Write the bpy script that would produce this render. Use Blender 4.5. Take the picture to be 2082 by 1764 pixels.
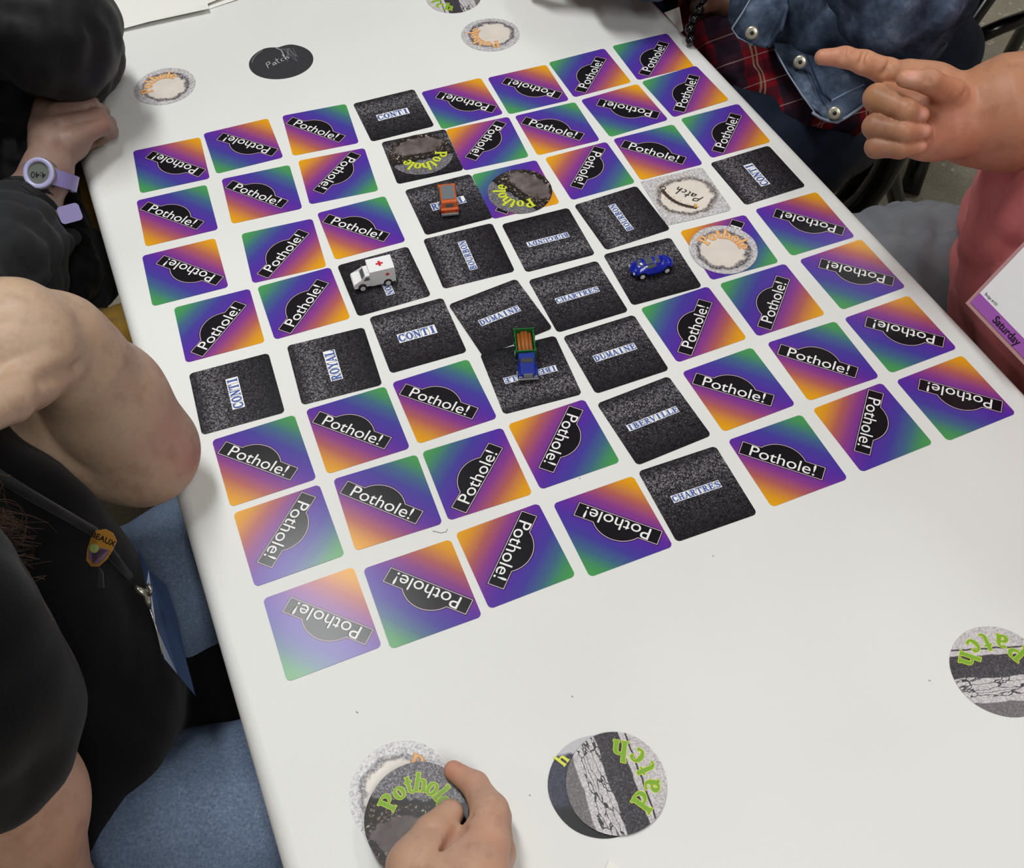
import bpy, bmesh, math, random
import numpy as np
from mathutils import Vector, Matrix

for o in list(bpy.data.objects):
    bpy.data.objects.remove(o)
scene = bpy.context.scene
COL = scene.collection
random.seed(7)
R = math.radians

# ------------------------------------------------------------------ camera
TABLE = 0.74                                   # height of the table top
CAMH = 0.7347                                  # lens above the table top
FPX, PITCH, ROLL, CX, CY = 2049.3, 0.939966, -0.0142377, 1041.0, 882.0
_f = np.array([0, math.cos(PITCH), -math.sin(PITCH)])
_r = np.array([1.0, 0, 0])
_u = np.cross(_r, _f)
CR = math.cos(ROLL) * _r + math.sin(ROLL) * _u
CU = -math.sin(ROLL) * _r + math.cos(ROLL) * _u
CF = _f
CAMPOS = np.array([0, 0, TABLE + CAMH])
cam_d = bpy.data.cameras.new('camera')
cam = bpy.data.objects.new('camera', cam_d)
COL.objects.link(cam)
cam_d.sensor_fit = 'HORIZONTAL'
cam_d.sensor_width = 36.0
cam_d.lens = FPX / 2082 * 36.0
cam_d.clip_start = 0.02
mw = np.eye(4)
mw[:3, 0], mw[:3, 1], mw[:3, 2], mw[:3, 3] = CR, CU, -CF, CAMPOS
cam.matrix_world = Matrix(mw.tolist())
scene.camera = cam

# ------------------------------------------------------------------ light
scene.view_settings.view_transform = 'Standard'
scene.view_settings.look = 'None'
scene.view_settings.gamma = 1.0
scene.view_settings.use_curve_mapping = False
scene.view_settings.exposure = -0.45
world = bpy.data.worlds.new('room')
scene.world = world
world.use_nodes = True
world.node_tree.nodes['Background'].inputs[0].default_value = (0.93, 0.97, 1.0, 1)
world.node_tree.nodes['Background'].inputs[1].default_value = 0.30


def ceiling_light(x, y, z, sx, sy, power, rot=0.0, col=(0.985, 1.0, 0.995)):
    d = bpy.data.lights.new('ceiling_light', 'AREA')
    d.shape = 'RECTANGLE'
    d.size, d.size_y, d.energy, d.color = sx, sy, power, col
    o = bpy.data.objects.new('ceiling_light', d)
    o.location = (x, y, z)
    o.rotation_euler = (0, 0, rot)
    COL.objects.link(o)


ceiling_light(-0.53, 1.12, 2.95, 1.3, 0.30, 44, R(-70))
ceiling_light(2.1, 1.5, 3.1, 1.3, 0.35, 26, R(-70))
ceiling_light(0.8, -1.1, 3.1, 1.3, 0.35, 40, R(-70))
ceiling_light(-2.7, -0.3, 3.1, 1.3, 0.35, 22, R(-70))
ceiling_light(1.6, 3.9, 3.1, 1.3, 0.35, 16, R(-70))


# ------------------------------------------------------------------ helpers
def at(px, py, h=0.0):
    """point seen at photo pixel (px, py), h metres above the table top"""
    d = (px - CX) / FPX * CR - (py - CY) / FPX * CU + CF
    return CAMPOS + d * ((TABLE + h - CAMPOS[2]) / d[2])


def atd(px, py, z):
    """point seen at photo pixel (px, py), z metres in front of the lens"""
    d = (px - CX) / FPX * CR - (py - CY) / FPX * CU + CF
    return CAMPOS + d * z


def lin(c):
    if isinstance(c, str):
        c = [int(c[i:i + 2], 16) / 255 for i in (1, 3, 5)]
    return tuple(x / 12.92 if x <= 0.04045 else ((x + 0.055) / 1.055) ** 2.4 for x in c) + (1.0,)


class Mat:
    def __init__(s, name, rough=0.5, spec=0.5, base=None, **kw):
        s.m = bpy.data.materials.new(name)
        s.m.use_nodes = True
        s.t = s.m.node_tree
        s.b = s.t.nodes['Principled BSDF']
        s.b.inputs['Roughness'].default_value = rough
        s.b.inputs['Specular IOR Level'].default_value = spec
        if base is not None:
            s.base(base)
        for k, v in kw.items():
            s.b.inputs[k.replace('_', ' ')].default_value = v

    def base(s, v):
        s.put(s.b.inputs['Base Color'], v)

    def put(s, sock, v):
        if isinstance(v, bpy.types.NodeSocket):
            s.t.links.new(v, sock)
        elif isinstance(v, str):
            sock.default_value = lin(v)
        else:
            sock.default_value = v

    def n(s, typ, out=0, props=None, **ins):
        nd = s.t.nodes.new('ShaderNode' + typ)
        for k, v in (props or {}).items():
            setattr(nd, k, v)
        for k, v in ins.items():
            key = int(k[1:]) if k[0] == 'i' and k[1:].isdigit() else k.replace('_', ' ')
            s.put(nd.inputs[key], v)
        return nd.outputs[out]

    def obj(s):
        return s.n('TexCoord', 3)

    def xyz(s, v):
        nd = s.t.nodes.new('ShaderNodeSeparateXYZ')
        s.t.links.new(v, nd.inputs[0])
        return nd.outputs

    def math(s, op, a, b=0.0, c=None):
        nd = s.t.nodes.new('ShaderNodeMath')
        nd.operation = op
        s.put(nd.inputs[0], a)
        s.put(nd.inputs[1], b)
        if c is not None:
            s.put(nd.inputs[2], c)
        return nd.outputs[0]

    def noise(s, vec, scale, detail=3.0, rough=0.5, out=0):
        return s.n('TexNoise', out, Vector=vec, Scale=scale, Detail=detail, Roughness=rough)

    def ramp(s, fac, stops, interp='LINEAR'):
        nd = s.t.nodes.new('ShaderNodeValToRGB')
        s.t.links.new(fac, nd.inputs[0])
        cr = nd.color_ramp
        cr.interpolation = interp
        while len(cr.elements) < len(stops):
            cr.elements.new(0.5)
        for e, (p, c) in zip(cr.elements, stops):
            e.position = p
            e.color = lin(c) if not isinstance(c, (int, float)) else (c, c, c, 1)
        return nd.outputs[0]

    def rng(s, v, a, b, c=0.0, d=1.0):
        return s.n('MapRange', i0=v, i1=a, i2=b, i3=c, i4=d)

    def mix(s, fac, a, b, mode='MIX'):
        nd = s.t.nodes.new('ShaderNodeMix')
        nd.data_type = 'RGBA'
        nd.blend_type = mode
        s.put(nd.inputs[0], fac)
        s.put(nd.inputs[6], a)
        s.put(nd.inputs[7], b)
        return nd.outputs[2]

    def bump(s, h, strength=0.3, dist=0.001):
        o = s.n('Bump', Strength=strength, Distance=dist, Height=h)
        s.t.links.new(o, s.b.inputs['Normal'])


def flat(name, col, rough=0.5, spec=0.5, **kw):
    return Mat(name, rough, spec, col, **kw).m


def tag(o, label, cat, group=None):
    o['label'] = label
    o['category'] = cat
    if group:
        o['group'] = group
    return o


def empty(name, loc=(0, 0, 0), rz=0.0):
    o = bpy.data.objects.new(name, None)
    o.empty_display_size = 0.02
    o.location = loc
    o.rotation_euler = (0, 0, rz)
    COL.objects.link(o)
    return o


def link(name, me, mat=None, parent=None, loc=None, rot=None):
    o = bpy.data.objects.new(name, me)
    if mat is not None and not me.materials:
        me.materials.append(mat)
    if parent is not None:
        o.parent = parent
    if loc is not None:
        o.location = loc
    if rot is not None:
        o.rotation_euler = rot
    COL.objects.link(o)
    return o


def mesh_of(bm, name='mesh', smooth=False):
    me = bpy.data.meshes.new(name)
    bmesh.ops.recalc_face_normals(bm, faces=bm.faces[:])
    bm.to_mesh(me)
    bm.free()
    if smooth:
        me.polygons.foreach_set('use_smooth', [True] * len(me.polygons))
    return me


def slab(outline, z0, z1, name='slab', bev=0.0):
    """flat plate with a given outline"""
    bm = bmesh.new()
    a = [bm.verts.new((x, y, z0)) for x, y in outline]
    b = [bm.verts.new((x, y, z1)) for x, y in outline]
    n = len(a)
    bm.faces.new(b)
    bm.faces.new(a[::-1])
    for i in range(n):
        bm.faces.new((a[i], a[(i + 1) % n], b[(i + 1) % n], b[i]))
    return mesh_of(bm, name)


def rrect(w, h, r, n=6):
    pts = []
    for cx, cy, a0 in ((w / 2 - r, h / 2 - r, 0), (-w / 2 + r, h / 2 - r, 90), (-w / 2 + r, -h / 2 + r, 180), (w / 2 - r, -h / 2 + r, 270)):
        for i in range(n + 1):
            a = R(a0 + 90 * i / n)
            pts.append((cx + r * math.cos(a), cy + r * math.sin(a)))
    return pts


def box(bm, x0, x1, y0, y1, z0, z1, M=None):
    vs = [bm.verts.new(Vector((x, y, z)) if M is None else M @ Vector((x, y, z))) for z in (z0, z1) for y in (y0, y1) for x in (x0, x1)]
    for f in ((0, 2, 3, 1), (4, 5, 7, 6), (0, 1, 5, 4), (2, 6, 7, 3), (0, 4, 6, 2), (1, 3, 7, 5)):
        bm.faces.new([vs[i] for i in f])


def tube(pts, rad, seg=10, name='tube', caps=True):
    """round tube along a list of points; rad a number or a list"""
    pts = [Vector(p) for p in pts]
    n = len(pts)
    rads = rad if isinstance(rad, (list, tuple)) else [rad] * n
    bm = bmesh.new()
    rings = []
    ref = None
    for i, p in enumerate(pts):
        t = (pts[min(i + 1, n - 1)] - pts[max(i - 1, 0)]).normalized()
        if ref is None:
            ref = t.orthogonal().normalized()
        ref = (ref - t * ref.dot(t)).normalized()
        bi = t.cross(ref)
        rings.append([bm.verts.new(p + (ref * math.cos(2 * math.pi * k / seg) + bi * math.sin(2 * math.pi * k / seg)) * rads[i]) for k in range(seg)])
    for a, b in zip(rings, rings[1:]):
        for k in range(seg):
            bm.faces.new((a[k], a[(k + 1) % seg], b[(k + 1) % seg], b[k]))
    if caps:
        bm.faces.new(rings[0][::-1])
        bm.faces.new(rings[-1])
    return mesh_of(bm, name, True)


def bevel(o, w=0.0005, seg=2, ang=30):
    m = o.modifiers.new('bevel', 'BEVEL')
    m.width, m.segments, m.limit_method, m.angle_limit = w, seg, 'ANGLE', R(ang)
    return o


# ------------------------------------------------------------------ serif lettering built from strokes
def strokes_to_mesh(polys, z=0.0, name='lettering'):
    bm = bmesh.new()
    for i, p in enumerate(polys):
        bm.faces.new([bm.verts.new((x, y, z + i * 5e-7)) for x, y in p])
    for f in bm.faces:
        if f.normal.z < 0:
            f.normal_flip()
    bm.normal_update()
    for f in bm.faces:
        if f.normal.z < 0:
            f.normal_flip()
    me = bpy.data.meshes.new(name)
    bm.to_mesh(me)
    bm.free()
    return me


T_, N_, S_ = 0.21, 0.095, 0.09          # thick stroke, thin stroke, serif


def _st(x0, y0, x1, y1, w):
    dx, dy = x1 - x0, y1 - y0
    l = math.hypot(dx, dy)
    nx, ny = -dy / l * w / 2, dx / l * w / 2
    return [[(x0 + nx, y0 + ny), (x0 - nx, y0 - ny), (x1 - nx, y1 - ny), (x1 + nx, y1 + ny)]]


def _arc(cx, cy, rx, ry, a0, a1, tk=T_, tn=N_, n=14):
    out, pr = [], None
    for i in range(n + 1):
        a = R(a0 + (a1 - a0) * i / n)
        c, s = math.cos(a), math.sin(a)
        w = tn + (tk - tn) * abs(c) ** 1.3
        q = ((cx + (rx + w / 2) * c, cy + (ry + w / 2) * s), (cx + (rx - w / 2) * c, cy + (ry - w / 2) * s))
        if pr:
            out.append([pr[0], pr[1], q[1], q[0]])
        pr = q
    return out


def _sf(x, y, w=0.36):
    return _st(x - w / 2, y, x + w / 2, y, S_)


def _stem(x, y0=0.0, y1=1.0, w=T_, s0=True, s1=True, sw=0.36):
    p = _st(x, y0, x, y1, w)
    if s0:
        p += _sf(x, y0 + S_ / 2, sw)
    if s1:
        p += _sf(x, y1 - S_ / 2, sw)
    return p


GLYPH = {
    'C': lambda: (_arc(.42, .5, .31, .46, 50, 310) + _st(.66, .68, .66, 1.0, N_) + _st(.64, .1, .68, .3, N_), .76),
    'O': lambda: (_arc(.42, .5, .31, .46, 0, 360, n=24), .84),
    'N': lambda: (_stem(.16, w=N_, sw=.28) + _stem(.72, w=N_, sw=.28, s0=False) + _st(.16, .97, .72, .03, T_), .88),
    'T': lambda: (_stem(.4, s1=False) + _st(.04, .96, .76, .96, S_) + _st(.07, .72, .07, 1, N_) + _st(.73, .72, .73, 1, N_), .8),
    'I': lambda: (_stem(.25), .5),
    'R': lambda: (_stem(.2) + _arc(.36, .74, .26, .22, -90, 90) + _st(.2, .96, .36, .96, S_) + _st(.2, .52, .36, .52, S_) + _st(.42, .52, .68, .02, T_ * .9) + _sf(.72, .035, .2), .84),
    'Y': lambda: (_st(.1, 1, .42, .48, T_) + _st(.72, 1, .42, .48, N_) + _stem(.42, 0, .5, s1=False) + _sf(.1, .965, .3) + _sf(.72, .965, .24), .82),
    'A': lambda: (_st(.12, 0, .42, 1, N_) + _st(.42, 1, .74, 0, T_) + _st(.24, .32, .62, .32, S_) + _sf(.12, .035, .26) + _sf(.74, .035, .3), .86),
    'L': lambda: (_stem(.2) + _st(.2, .035, .68, .035, S_) + _st(.68, 0, .68, .3, N_), .74),
    'B': lambda: (_stem(.2) + _arc(.36, .75, .22, .21, -90, 90) + _arc(.36, .27, .28, .235, -90, 90) + _st(.2, .96, .36, .96, S_) + _st(.2, .52, .36, .52, S_) + _st(.2, .035, .36, .035, S_), .78),
    'U': lambda: (_stem(.18, .28, 1, s0=False) + _stem(.68, .28, 1, w=N_, s0=False, sw=.26) + _arc(.43, .3, .25, .265, 180, 360), .86),
    'G': lambda: (_arc(.42, .5, .31, .46, 50, 310) + _st(.66, .68, .66, 1.0, N_) + _stem(.68, .06, .42, s0=False, sw=.3), .84),
    'D': lambda: (_stem(.2) + _arc(.34, .5, .34, .465, -90, 90) + _st(.2, .96, .36, .96, S_) + _st(.2, .035, .36, .035, S_), .82),
    'M': lambda: (_stem(.14, w=N_, sw=.26) + _stem(.84, sw=.3) + _st(.16, .98, .48, .05, T_) + _st(.48, .05, .82, .98, N_), 1.0),
    'E': lambda: (_stem(.2) + _st(.2, .965, .64, .965, S_) + _st(.2, .035, .66, .035, S_) + _st(.2, .52, .52, .52, S_) + _st(.63, .74, .63, 1, N_) + _st(.65, 0, .65, .28, N_) + _st(.52, .38, .52, .66, N_), .74),
    'H': lambda: (_stem(.2, sw=.34) + _stem(.7, sw=.34) + _st(.2, .52, .7, .52, S_), .9),
    'S': lambda: (_arc(.36, .73, .23, .235, 40, 270, N_ * 1.6, N_) + _arc(.36, .26, .25, .23, -140, 90, N_ * 1.6, N_) + _st(.2, .62, .54, .38, T_) + _st(.57, .7, .57, 1, N_) + _st(.13, 0, .13, .3, N_), .7),
    'V': lambda: (_st(.1, 1, .42, 0, T_) + _st(.42, 0, .72, 1, N_) + _sf(.1, .965, .3) + _sf(.72, .965, .24), .82),
    'P': lambda: (_stem(.2) + _arc(.36, .72, .28, .245, -90, 90) + _st(.2, .965, .36, .965, S_) + _st(.2, .475, .36, .475, S_), .72),
    'o': lambda: (_arc(.3, .34, .21, .31, 0, 360, n=20), .62),
    't': lambda: (_st(.22, .12, .22, .92, T_ * .9) + _st(.04, .63, .42, .63, S_) + _arc(.36, .14, .13, .11, 180, 320, N_ * 1.5, N_, 6), .46),
    'h': lambda: (_stem(.16, 0, 1.02, s1=False, sw=.3) + _stem(.56, 0, .46, s1=False, sw=.3) + _arc(.36, .46, .2, .18, 0, 150, T_, N_, 8) + _st(.02, .99, .18, .99, S_), .72),
    'l': lambda: (_stem(.16, 0, 1.02, s1=False, sw=.32) + _st(.02, .99, .18, .99, S_), .34),
    'e': lambda: (_arc(.3, .34, .21, .31, 0, 315) + _st(.12, .36, .52, .36, S_), .58),
    'a': lambda: (_arc(.24, .19, .15, .16, 60, 330, T_, N_, 10) + _st(.44, .06, .44, .5, T_) + _arc(.26, .5, .18, .15, 0, 150, N_ * 1.6, N_, 8) + _st(.44, .04, .58, .04, S_) + _st(.24, .37, .44, .37, S_), .6),
    'c': lambda: (_arc(.3, .34, .21, .31, 45, 315) + _st(.46, .44, .46, .62, T_ * .7), .54),
}


def grow(polys, d):
    out = []
    for p in polys:
        cx = sum(q[0] for q in p) / len(p)
        cy = sum(q[1] for q in p) / len(p)
        # push every edge outwards
        n = len(p)
        ar = sum(p[i][0] * p[(i + 1) % n][1] - p[(i + 1) % n][0] * p[i][1] for i in range(n))
        sg = 1 if ar > 0 else -1
        q = []
        for i in range(n):
            (xa, ya), (xb, yb), (xc, yc) = p[i - 1], p[i], p[(i + 1) % n]
            e1 = (xb - xa, yb - ya)
            e2 = (xc - xb, yc - yb)
            l1, l2 = math.hypot(*e1) or 1, math.hypot(*e2) or 1
            q.append((xb + d * sg * (e1[1] / l1 + e2[1] / l2), yb - d * sg * (e1[0] / l1 + e2[0] / l2)))
        out.append(q)
    return out


def arc_text(word, rad, mid, size, outward=True, gap=0.06):
    """letters set along a circle; outward: letter tops point away from the centre"""
    gl = [GLYPH[ch]() for ch in word]
    tot = sum(w for _, w in gl) + gap * (len(gl) - 1)
    x = -tot / 2
    polys = []
    for ps, w in gl:
        xm = (x + w / 2) * size
        ang = R(mid) + (-xm / rad if outward else xm / rad)
        up = ang if outward else ang + math.pi
        c, s = math.cos(up - math.pi / 2), math.sin(up - math.pi / 2)
        ox, oy = rad * math.cos(ang), rad * math.sin(ang)
        for p in ps:
            polys.append([(ox + c * (px - w / 2) * size - s * (py - .35) * size, oy + s * (px - w / 2) * size + c * (py - .35) * size) for px, py in p])
        x += w + gap
    return polys


def sans_mesh(text, size, name='lettering', align='LEFT', bold=0.0):
    cu = bpy.data.curves.new('text', 'FONT')
    cu.body = text
    cu.size = size
    cu.align_x = align
    cu.offset = bold
    o = bpy.data.objects.new('text', cu)
    COL.objects.link(o)
    bpy.context.view_layer.update()
    me = bpy.data.meshes.new_from_object(o.evaluated_get(bpy.context.evaluated_depsgraph_get()))
    me.name = name
    bpy.data.objects.remove(o)
    return me


def shift_mesh(me, f):
    for v in me.vertices:
        v.co = f(v.co)
    me.update()
    return me

# ------------------------------------------------------------------ floor
m = Mat('concrete', 0.55, 0.3)
v = m.obj()
c1 = m.ramp(m.noise(v, 9, 6), [(0.3, '#7d7565'), (0.5, '#938b7b'), (0.7, '#a59d8c')])
peb = m.n('TexVoronoi', 0, Vector=v, Scale=46.0)
pm = m.math('MULTIPLY', m.rng(peb, 0.26, 0.2), m.rng(m.noise(v, 21, 2), 0.5, 0.56))
fine = m.noise(v, 160, 3)
c2 = m.mix(m.math('MULTIPLY', pm, 0.75), c1, '#cfc6b0')
m.base(m.mix(0.35, c2, m.ramp(fine, [(0.3, '#6d6658'), (0.7, '#b0a894')])))
MAT_FLOOR = m.m
fl = link('floor', slab([(-4, -3), (4, -3), (4, 5), (-4, 5)], -0.05, 0.0, 'floor'), MAT_FLOOR)
fl['kind'] = 'structure'
MAT_WALL = flat('wall_paint', '#d6d4cf', 0.8, 0.2)
for nm, (xa, xb, ya, yb, za, zb) in {'wall_left': (-4.1, -4, -3, 5, 0, 3.2), 'wall_right': (4, 4.1, -3, 5, 0, 3.2), 'wall_front': (-4, 4, -3.1, -3, 0, 3.2),
                                     'wall_back': (-4, 4, 5, 5.1, 0, 3.2), 'ceiling': (-4.1, 4.1, -3.1, 5.1, 3.2, 3.3)}.items():
    bm = bmesh.new()
    box(bm, xa, xb, ya, yb, za, zb)
    link(nm, mesh_of(bm), MAT_WALL)['kind'] = 'structure'

# ------------------------------------------------------------------ the white folding table
TA = R(113.05)                                       # long axis, pointing away from the lens
AX = Vector((math.cos(TA), math.sin(TA), 0))
WX = Vector((math.sin(TA), -math.cos(TA), 0))
TW, TL = 0.750, 1.83
tc = WX * 0.2915 + AX * (-0.16 + TL / 2)
m = Mat('table_plastic', 0.5, 0.3)
v = m.obj()
m.base(m.ramp(m.noise(v, 5, 2), [(0.3, '#e4e4e1'), (0.7, '#e9e9e6')]))
hgt = m.math('ADD', m.noise(v, 420, 2), m.math('MULTIPLY', m.noise(v, 130, 2), 0.7))
m.bump(hgt, 0.16, 0.0012)
MAT_TABLE = m.m
MAT_STEEL = flat('grey_steel', '#6f7173', 0.4, 0.5, Metallic=0.6)
table = empty('folding_table', (tc.x, tc.y, 0), TA - math.pi / 2)
tag(table, 'white plastic folding table covered with rows of square cards', 'table')
bm = bmesh.new()
prof = [(0.0, -0.045), (0.0, -0.012)] + [(0.012 - 0.012 * math.cos(R(a)), -0.012 + 0.012 * math.sin(R(a))) for a in (15, 30, 45, 60, 75, 90)]
rings = []
for ins, z in prof:
    pts = rrect(TW - 2 * ins, TL - 2 * ins, max(0.05 - ins, 0.01), 8)
    rings.append([bm.verts.new((x, y, TABLE + z)) for x, y in pts])
for a, b in zip(rings, rings[1:]):
    for k in range(len(a)):
        f = bm.faces.new((a[k], a[(k + 1) % len(a)], b[(k + 1) % len(a)], b[k]))
        f.smooth = True
bm.faces.new(rings[-1])
bm.faces.new(rings[0][::-1])
link('tabletop', mesh_of(bm), MAT_TABLE, table)
for s in (-1, 1):
    y = s * 0.62
    for q in (-1, 1):
        link('leg', tube([(q * 0.28, y, TABLE - 0.045), (q * 0.30, y + s * 0.06, 0.0)], 0.014), MAT_STEEL, table)
    link('crossbar', tube([(-0.285, y + s * 0.02, 0.46), (0.285, y + s * 0.02, 0.46)], 0.011), MAT_STEEL, table)

# ------------------------------------------------------------------ square cards
CARD = 0.0762
CT = 0.0004
CARDS = [  # 8 rows of 8: kind, x, y, turn
    ('G', -0.3797, 0.9187, -162.2), ('G', -0.3034, 0.9508, -159.4), ('G', -0.2178, 0.9782, 16.2), ('CONTI', -0.1343, 1.0033, 20.9),
    ('G', -0.0541, 1.0242, -159.1), ('G', 0.0250, 1.0498, -160.5), ('G', 0.1009, 1.0815, 111.9), ('G', 0.1811, 1.1131, 110.2),
    ('G', -0.3576, 0.8349, 18.9), ('G', -0.2709, 0.8673, 17.3), ('G', -0.1898, 0.8958, -74.0), ('_PD', -0.0974, 0.9274, 17.3),
    ('G', -0.0240, 0.9488, -72.9), ('G', 0.0569, 0.9742, 19.2), ('G', 0.1374, 1.0065, -156.6), ('G', 0.2129, 1.0414, 114.2),
    ('G', -0.3337, 0.7491, -160.6), ('G', -0.2360, 0.7782, 107.0), ('G', -0.1577, 0.8116, 20.1), ('ROYAL', -0.0652, 0.8463, 19.9),
    ('G', 0.0072, 0.8692, 108.3), ('G', 0.0905, 0.8987, -69.1), ('G', 0.1692, 0.9293, 19.7), ('G', 0.2509, 0.9658, 110.8),
    ('G', -0.2868, 0.6745, 109.2), ('G', -0.2068, 0.7029, 110.6), ('BOURBON', -0.1284, 0.7319, -69.2), ('BOURBON', -0.0426, 0.7668, 108.1),
    ('BURGUNDY', 0.0404, 0.7889, -161.0), ('BOURBON', 0.1205, 0.8212, 113.2), ('_PATCHSQ', 0.1925, 0.8538, 17.5), ('CONTI', 0.2758, 0.8872, 112.7),
    ('CONTI', -0.2567, 0.5885, 108.9), ('ROYAL', -0.1686, 0.6206, 107.5), ('CONTI', -0.0907, 0.6579, 19.6), ('DUMAINE', -0.0102, 0.6798, 27.1),
    ('CHARTRES', 0.0678, 0.7068, 20.7), ('_CARROAD', 0.1453, 0.7406, 18.7), ('G', 0.2284, 0.7740, -71.5), ('G', 0.3134, 0.8080, -159.2),
    ('G', -0.2211, 0.5124, 21.3), ('G', -0.1404, 0.5447, 20.5), ('G', -0.0626, 0.5763, 21.3), ('IBERVILLE', 0.0179, 0.6063, -162.9),
    ('DUMAINE', 0.1000, 0.6305, 21.3), ('G', 0.1788, 0.6674, 112.4), ('G', 0.2608, 0.6985, 111.3), ('G', 0.3479, 0.7324, -157.1),
    ('G', -0.1899, 0.4354, -68.1), ('G', -0.1085, 0.4668, 19.4), ('G', -0.0318, 0.4950, 109.8), ('G', 0.0457, 0.5257, -68.5),
    ('IBERVILLE', 0.1289, 0.5506, 24.5), ('G', 0.2110, 0.5854, 22.9), ('G', 0.2959, 0.6184, 20.8), ('G', 0.3772, 0.6507, -157.3),
    ('G', -0.1537, 0.3537, -158.3), ('G', -0.0750, 0.3790, -159.2), ('G', 0.0008, 0.4128, -67.8), ('G', 0.0836, 0.4399, -158.7),
    ('CHARTRES', 0.1589, 0.4711, 20.3), ('G', 0.2427, 0.5045, 21.5), ('G', 0.3255, 0.5396, -67.0), ('G', 0.4095, 0.5716, -157.0),
]

m = Mat('gradient_print', 0.23, 0.3)
v = m.xyz(m.obj())
d = m.math('ADD', v[0], v[1])
n2 = m.math('MULTIPLY', m.math('SUBTRACT', v[0], v[1]), 0.06)
fac = m.rng(m.math('ADD', d, n2), -CARD * 0.97, CARD * 0.97)
m.base(m.ramp(fac, [(0.0, '#e9a716'), (0.09, '#dd9626'), (0.22, '#b25f58'), (0.33, '#8d3f88'), (0.45, '#65309c'), (0.56, '#5432a0'),
                    (0.69, '#48409b'), (0.81, '#436886'), (0.91, '#47905f'), (1.0, '#4e9f54')]))
MAT_GRAD = m.m

m = Mat('asphalt_print', 0.25, 0.22)
v = m.obj()
sep = m.xyz(v)
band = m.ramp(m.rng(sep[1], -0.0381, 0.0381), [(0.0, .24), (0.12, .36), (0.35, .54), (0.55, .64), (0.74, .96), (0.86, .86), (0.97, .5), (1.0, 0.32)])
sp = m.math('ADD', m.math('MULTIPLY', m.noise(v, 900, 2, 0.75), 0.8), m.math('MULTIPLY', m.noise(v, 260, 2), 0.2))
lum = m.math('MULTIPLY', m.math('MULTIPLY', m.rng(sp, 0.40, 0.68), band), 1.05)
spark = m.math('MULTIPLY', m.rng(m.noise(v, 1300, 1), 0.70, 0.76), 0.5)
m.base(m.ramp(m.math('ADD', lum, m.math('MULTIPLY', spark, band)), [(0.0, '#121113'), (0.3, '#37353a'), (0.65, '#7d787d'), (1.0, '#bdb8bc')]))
MAT_ROAD = m.m
MAT_BLACK = flat('black_ink', '#17151a', 0.23, 0.3)
MAT_WHITE = flat('white_ink', '#f4f3f3', 0.4, 0.3)
MAT_BLUEINK = flat('blue_ink', '#415ca0', 0.45, 0.4)

card_me = slab(rrect(CARD, CARD, 0.0042), 0, CT, 'card')
grad_me, road_me = card_me.copy(), card_me.copy()
grad_me.materials.append(MAT_GRAD)
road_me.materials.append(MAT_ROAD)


def diag(X, Y):
    """card-diagonal coordinates (card widths) to card metres"""
    s = CARD / math.sqrt(2)
    return ((X + Y) * s, (-X + Y) * s)


def banner_outline(g):
    pts = [(-.535 - g, -.128 - g), (.432 + g, -.128 - g), (.432 + g, .044 + g)]
    rad, cy = .325 + g, -.150
    a0 = math.acos(min(1, (.26 + g * .6) / rad))
    for i in range(17):
        a = a0 + (math.pi - 2 * a0) * i / 16
        pts.append((-.055 + rad * math.cos(a), max(cy + rad * math.sin(a), .044 + g)))
    pts.append((-.535 - g, .044 + g))
    return pts


# the disc edge has to be traversed right to left: outline is counter-clockwise in diagonal space
def banner_mesh(g, z, mat):
    me = slab([diag(X, Y) for X, Y in banner_outline(g)], z, z + 0.00003, 'banner')
    me.materials.append(mat)
    return me


ban_sh = banner_mesh(.017, CT + .00001, MAT_BLACK)
ban_rim = banner_mesh(.008, CT + .00005, flat('pink_line', '#d9bfd6', 0.45, 0.4))
ban_in = banner_mesh(0, CT + .00009, MAT_BLACK)
txt = sans_mesh('Pothole!', 1.0, 'lettering', bold=0.0)
xs = [q.co.x for q in txt.vertices]
ys = [q.co.y for q in txt.vertices]
x0, x1, y1 = min(xs), max(xs), max(ys)


def place_txt(co):
    X = -.425 + (co.x - x0) / (x1 - x0) * .765
    Y = -.112 + co.y / y1 * .150
    a, b = diag(X, Y)
    return Vector((a, b, CT + .00016))


shift_mesh(txt, place_txt)
txt.materials.append(MAT_WHITE)
txt_sh = txt.copy()
txt_sh.materials.clear()
txt_sh.materials.append(flat('text_shadow', '#0c0b0d', 0.4, 0.25))
shift_mesh(txt_sh, lambda co: Vector((co.x + .00045, co.y - .00035, co.z - .00003)))

STREETW = {}


def street_meshes(word):
    if word not in STREETW:
        n = len(word)
        w = {5: .102, 7: .083, 8: .0765, 9: .0765}[n] * CARD
        h = {5: .152, 7: .112, 8: .100, 9: .098}[n] * CARD
        tile = slab([(-w * .47, -h / 2), (w * .47, -h / 2), (w * .47, h / 2), (-w * .47, h / 2)], CT + .00001, CT + .00005, 'tile')
        tile.materials.append(MAT_WHITE)
        lets = []
        for ch in word:
            ps, gw = GLYPH[ch]()
            sx = min(w * .84 / gw, w * 1.2)
            sy = h * .8
            me = strokes_to_mesh([[((px - gw / 2) * sx, (py - .5) * sy) for px, py in p] for p in grow(ps, .022)], CT + .00009)
            me.materials.append(MAT_BLUEINK)
            lets.append(me)
        STREETW[word] = (w, tile, lets)
    return STREETW[word]


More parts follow.
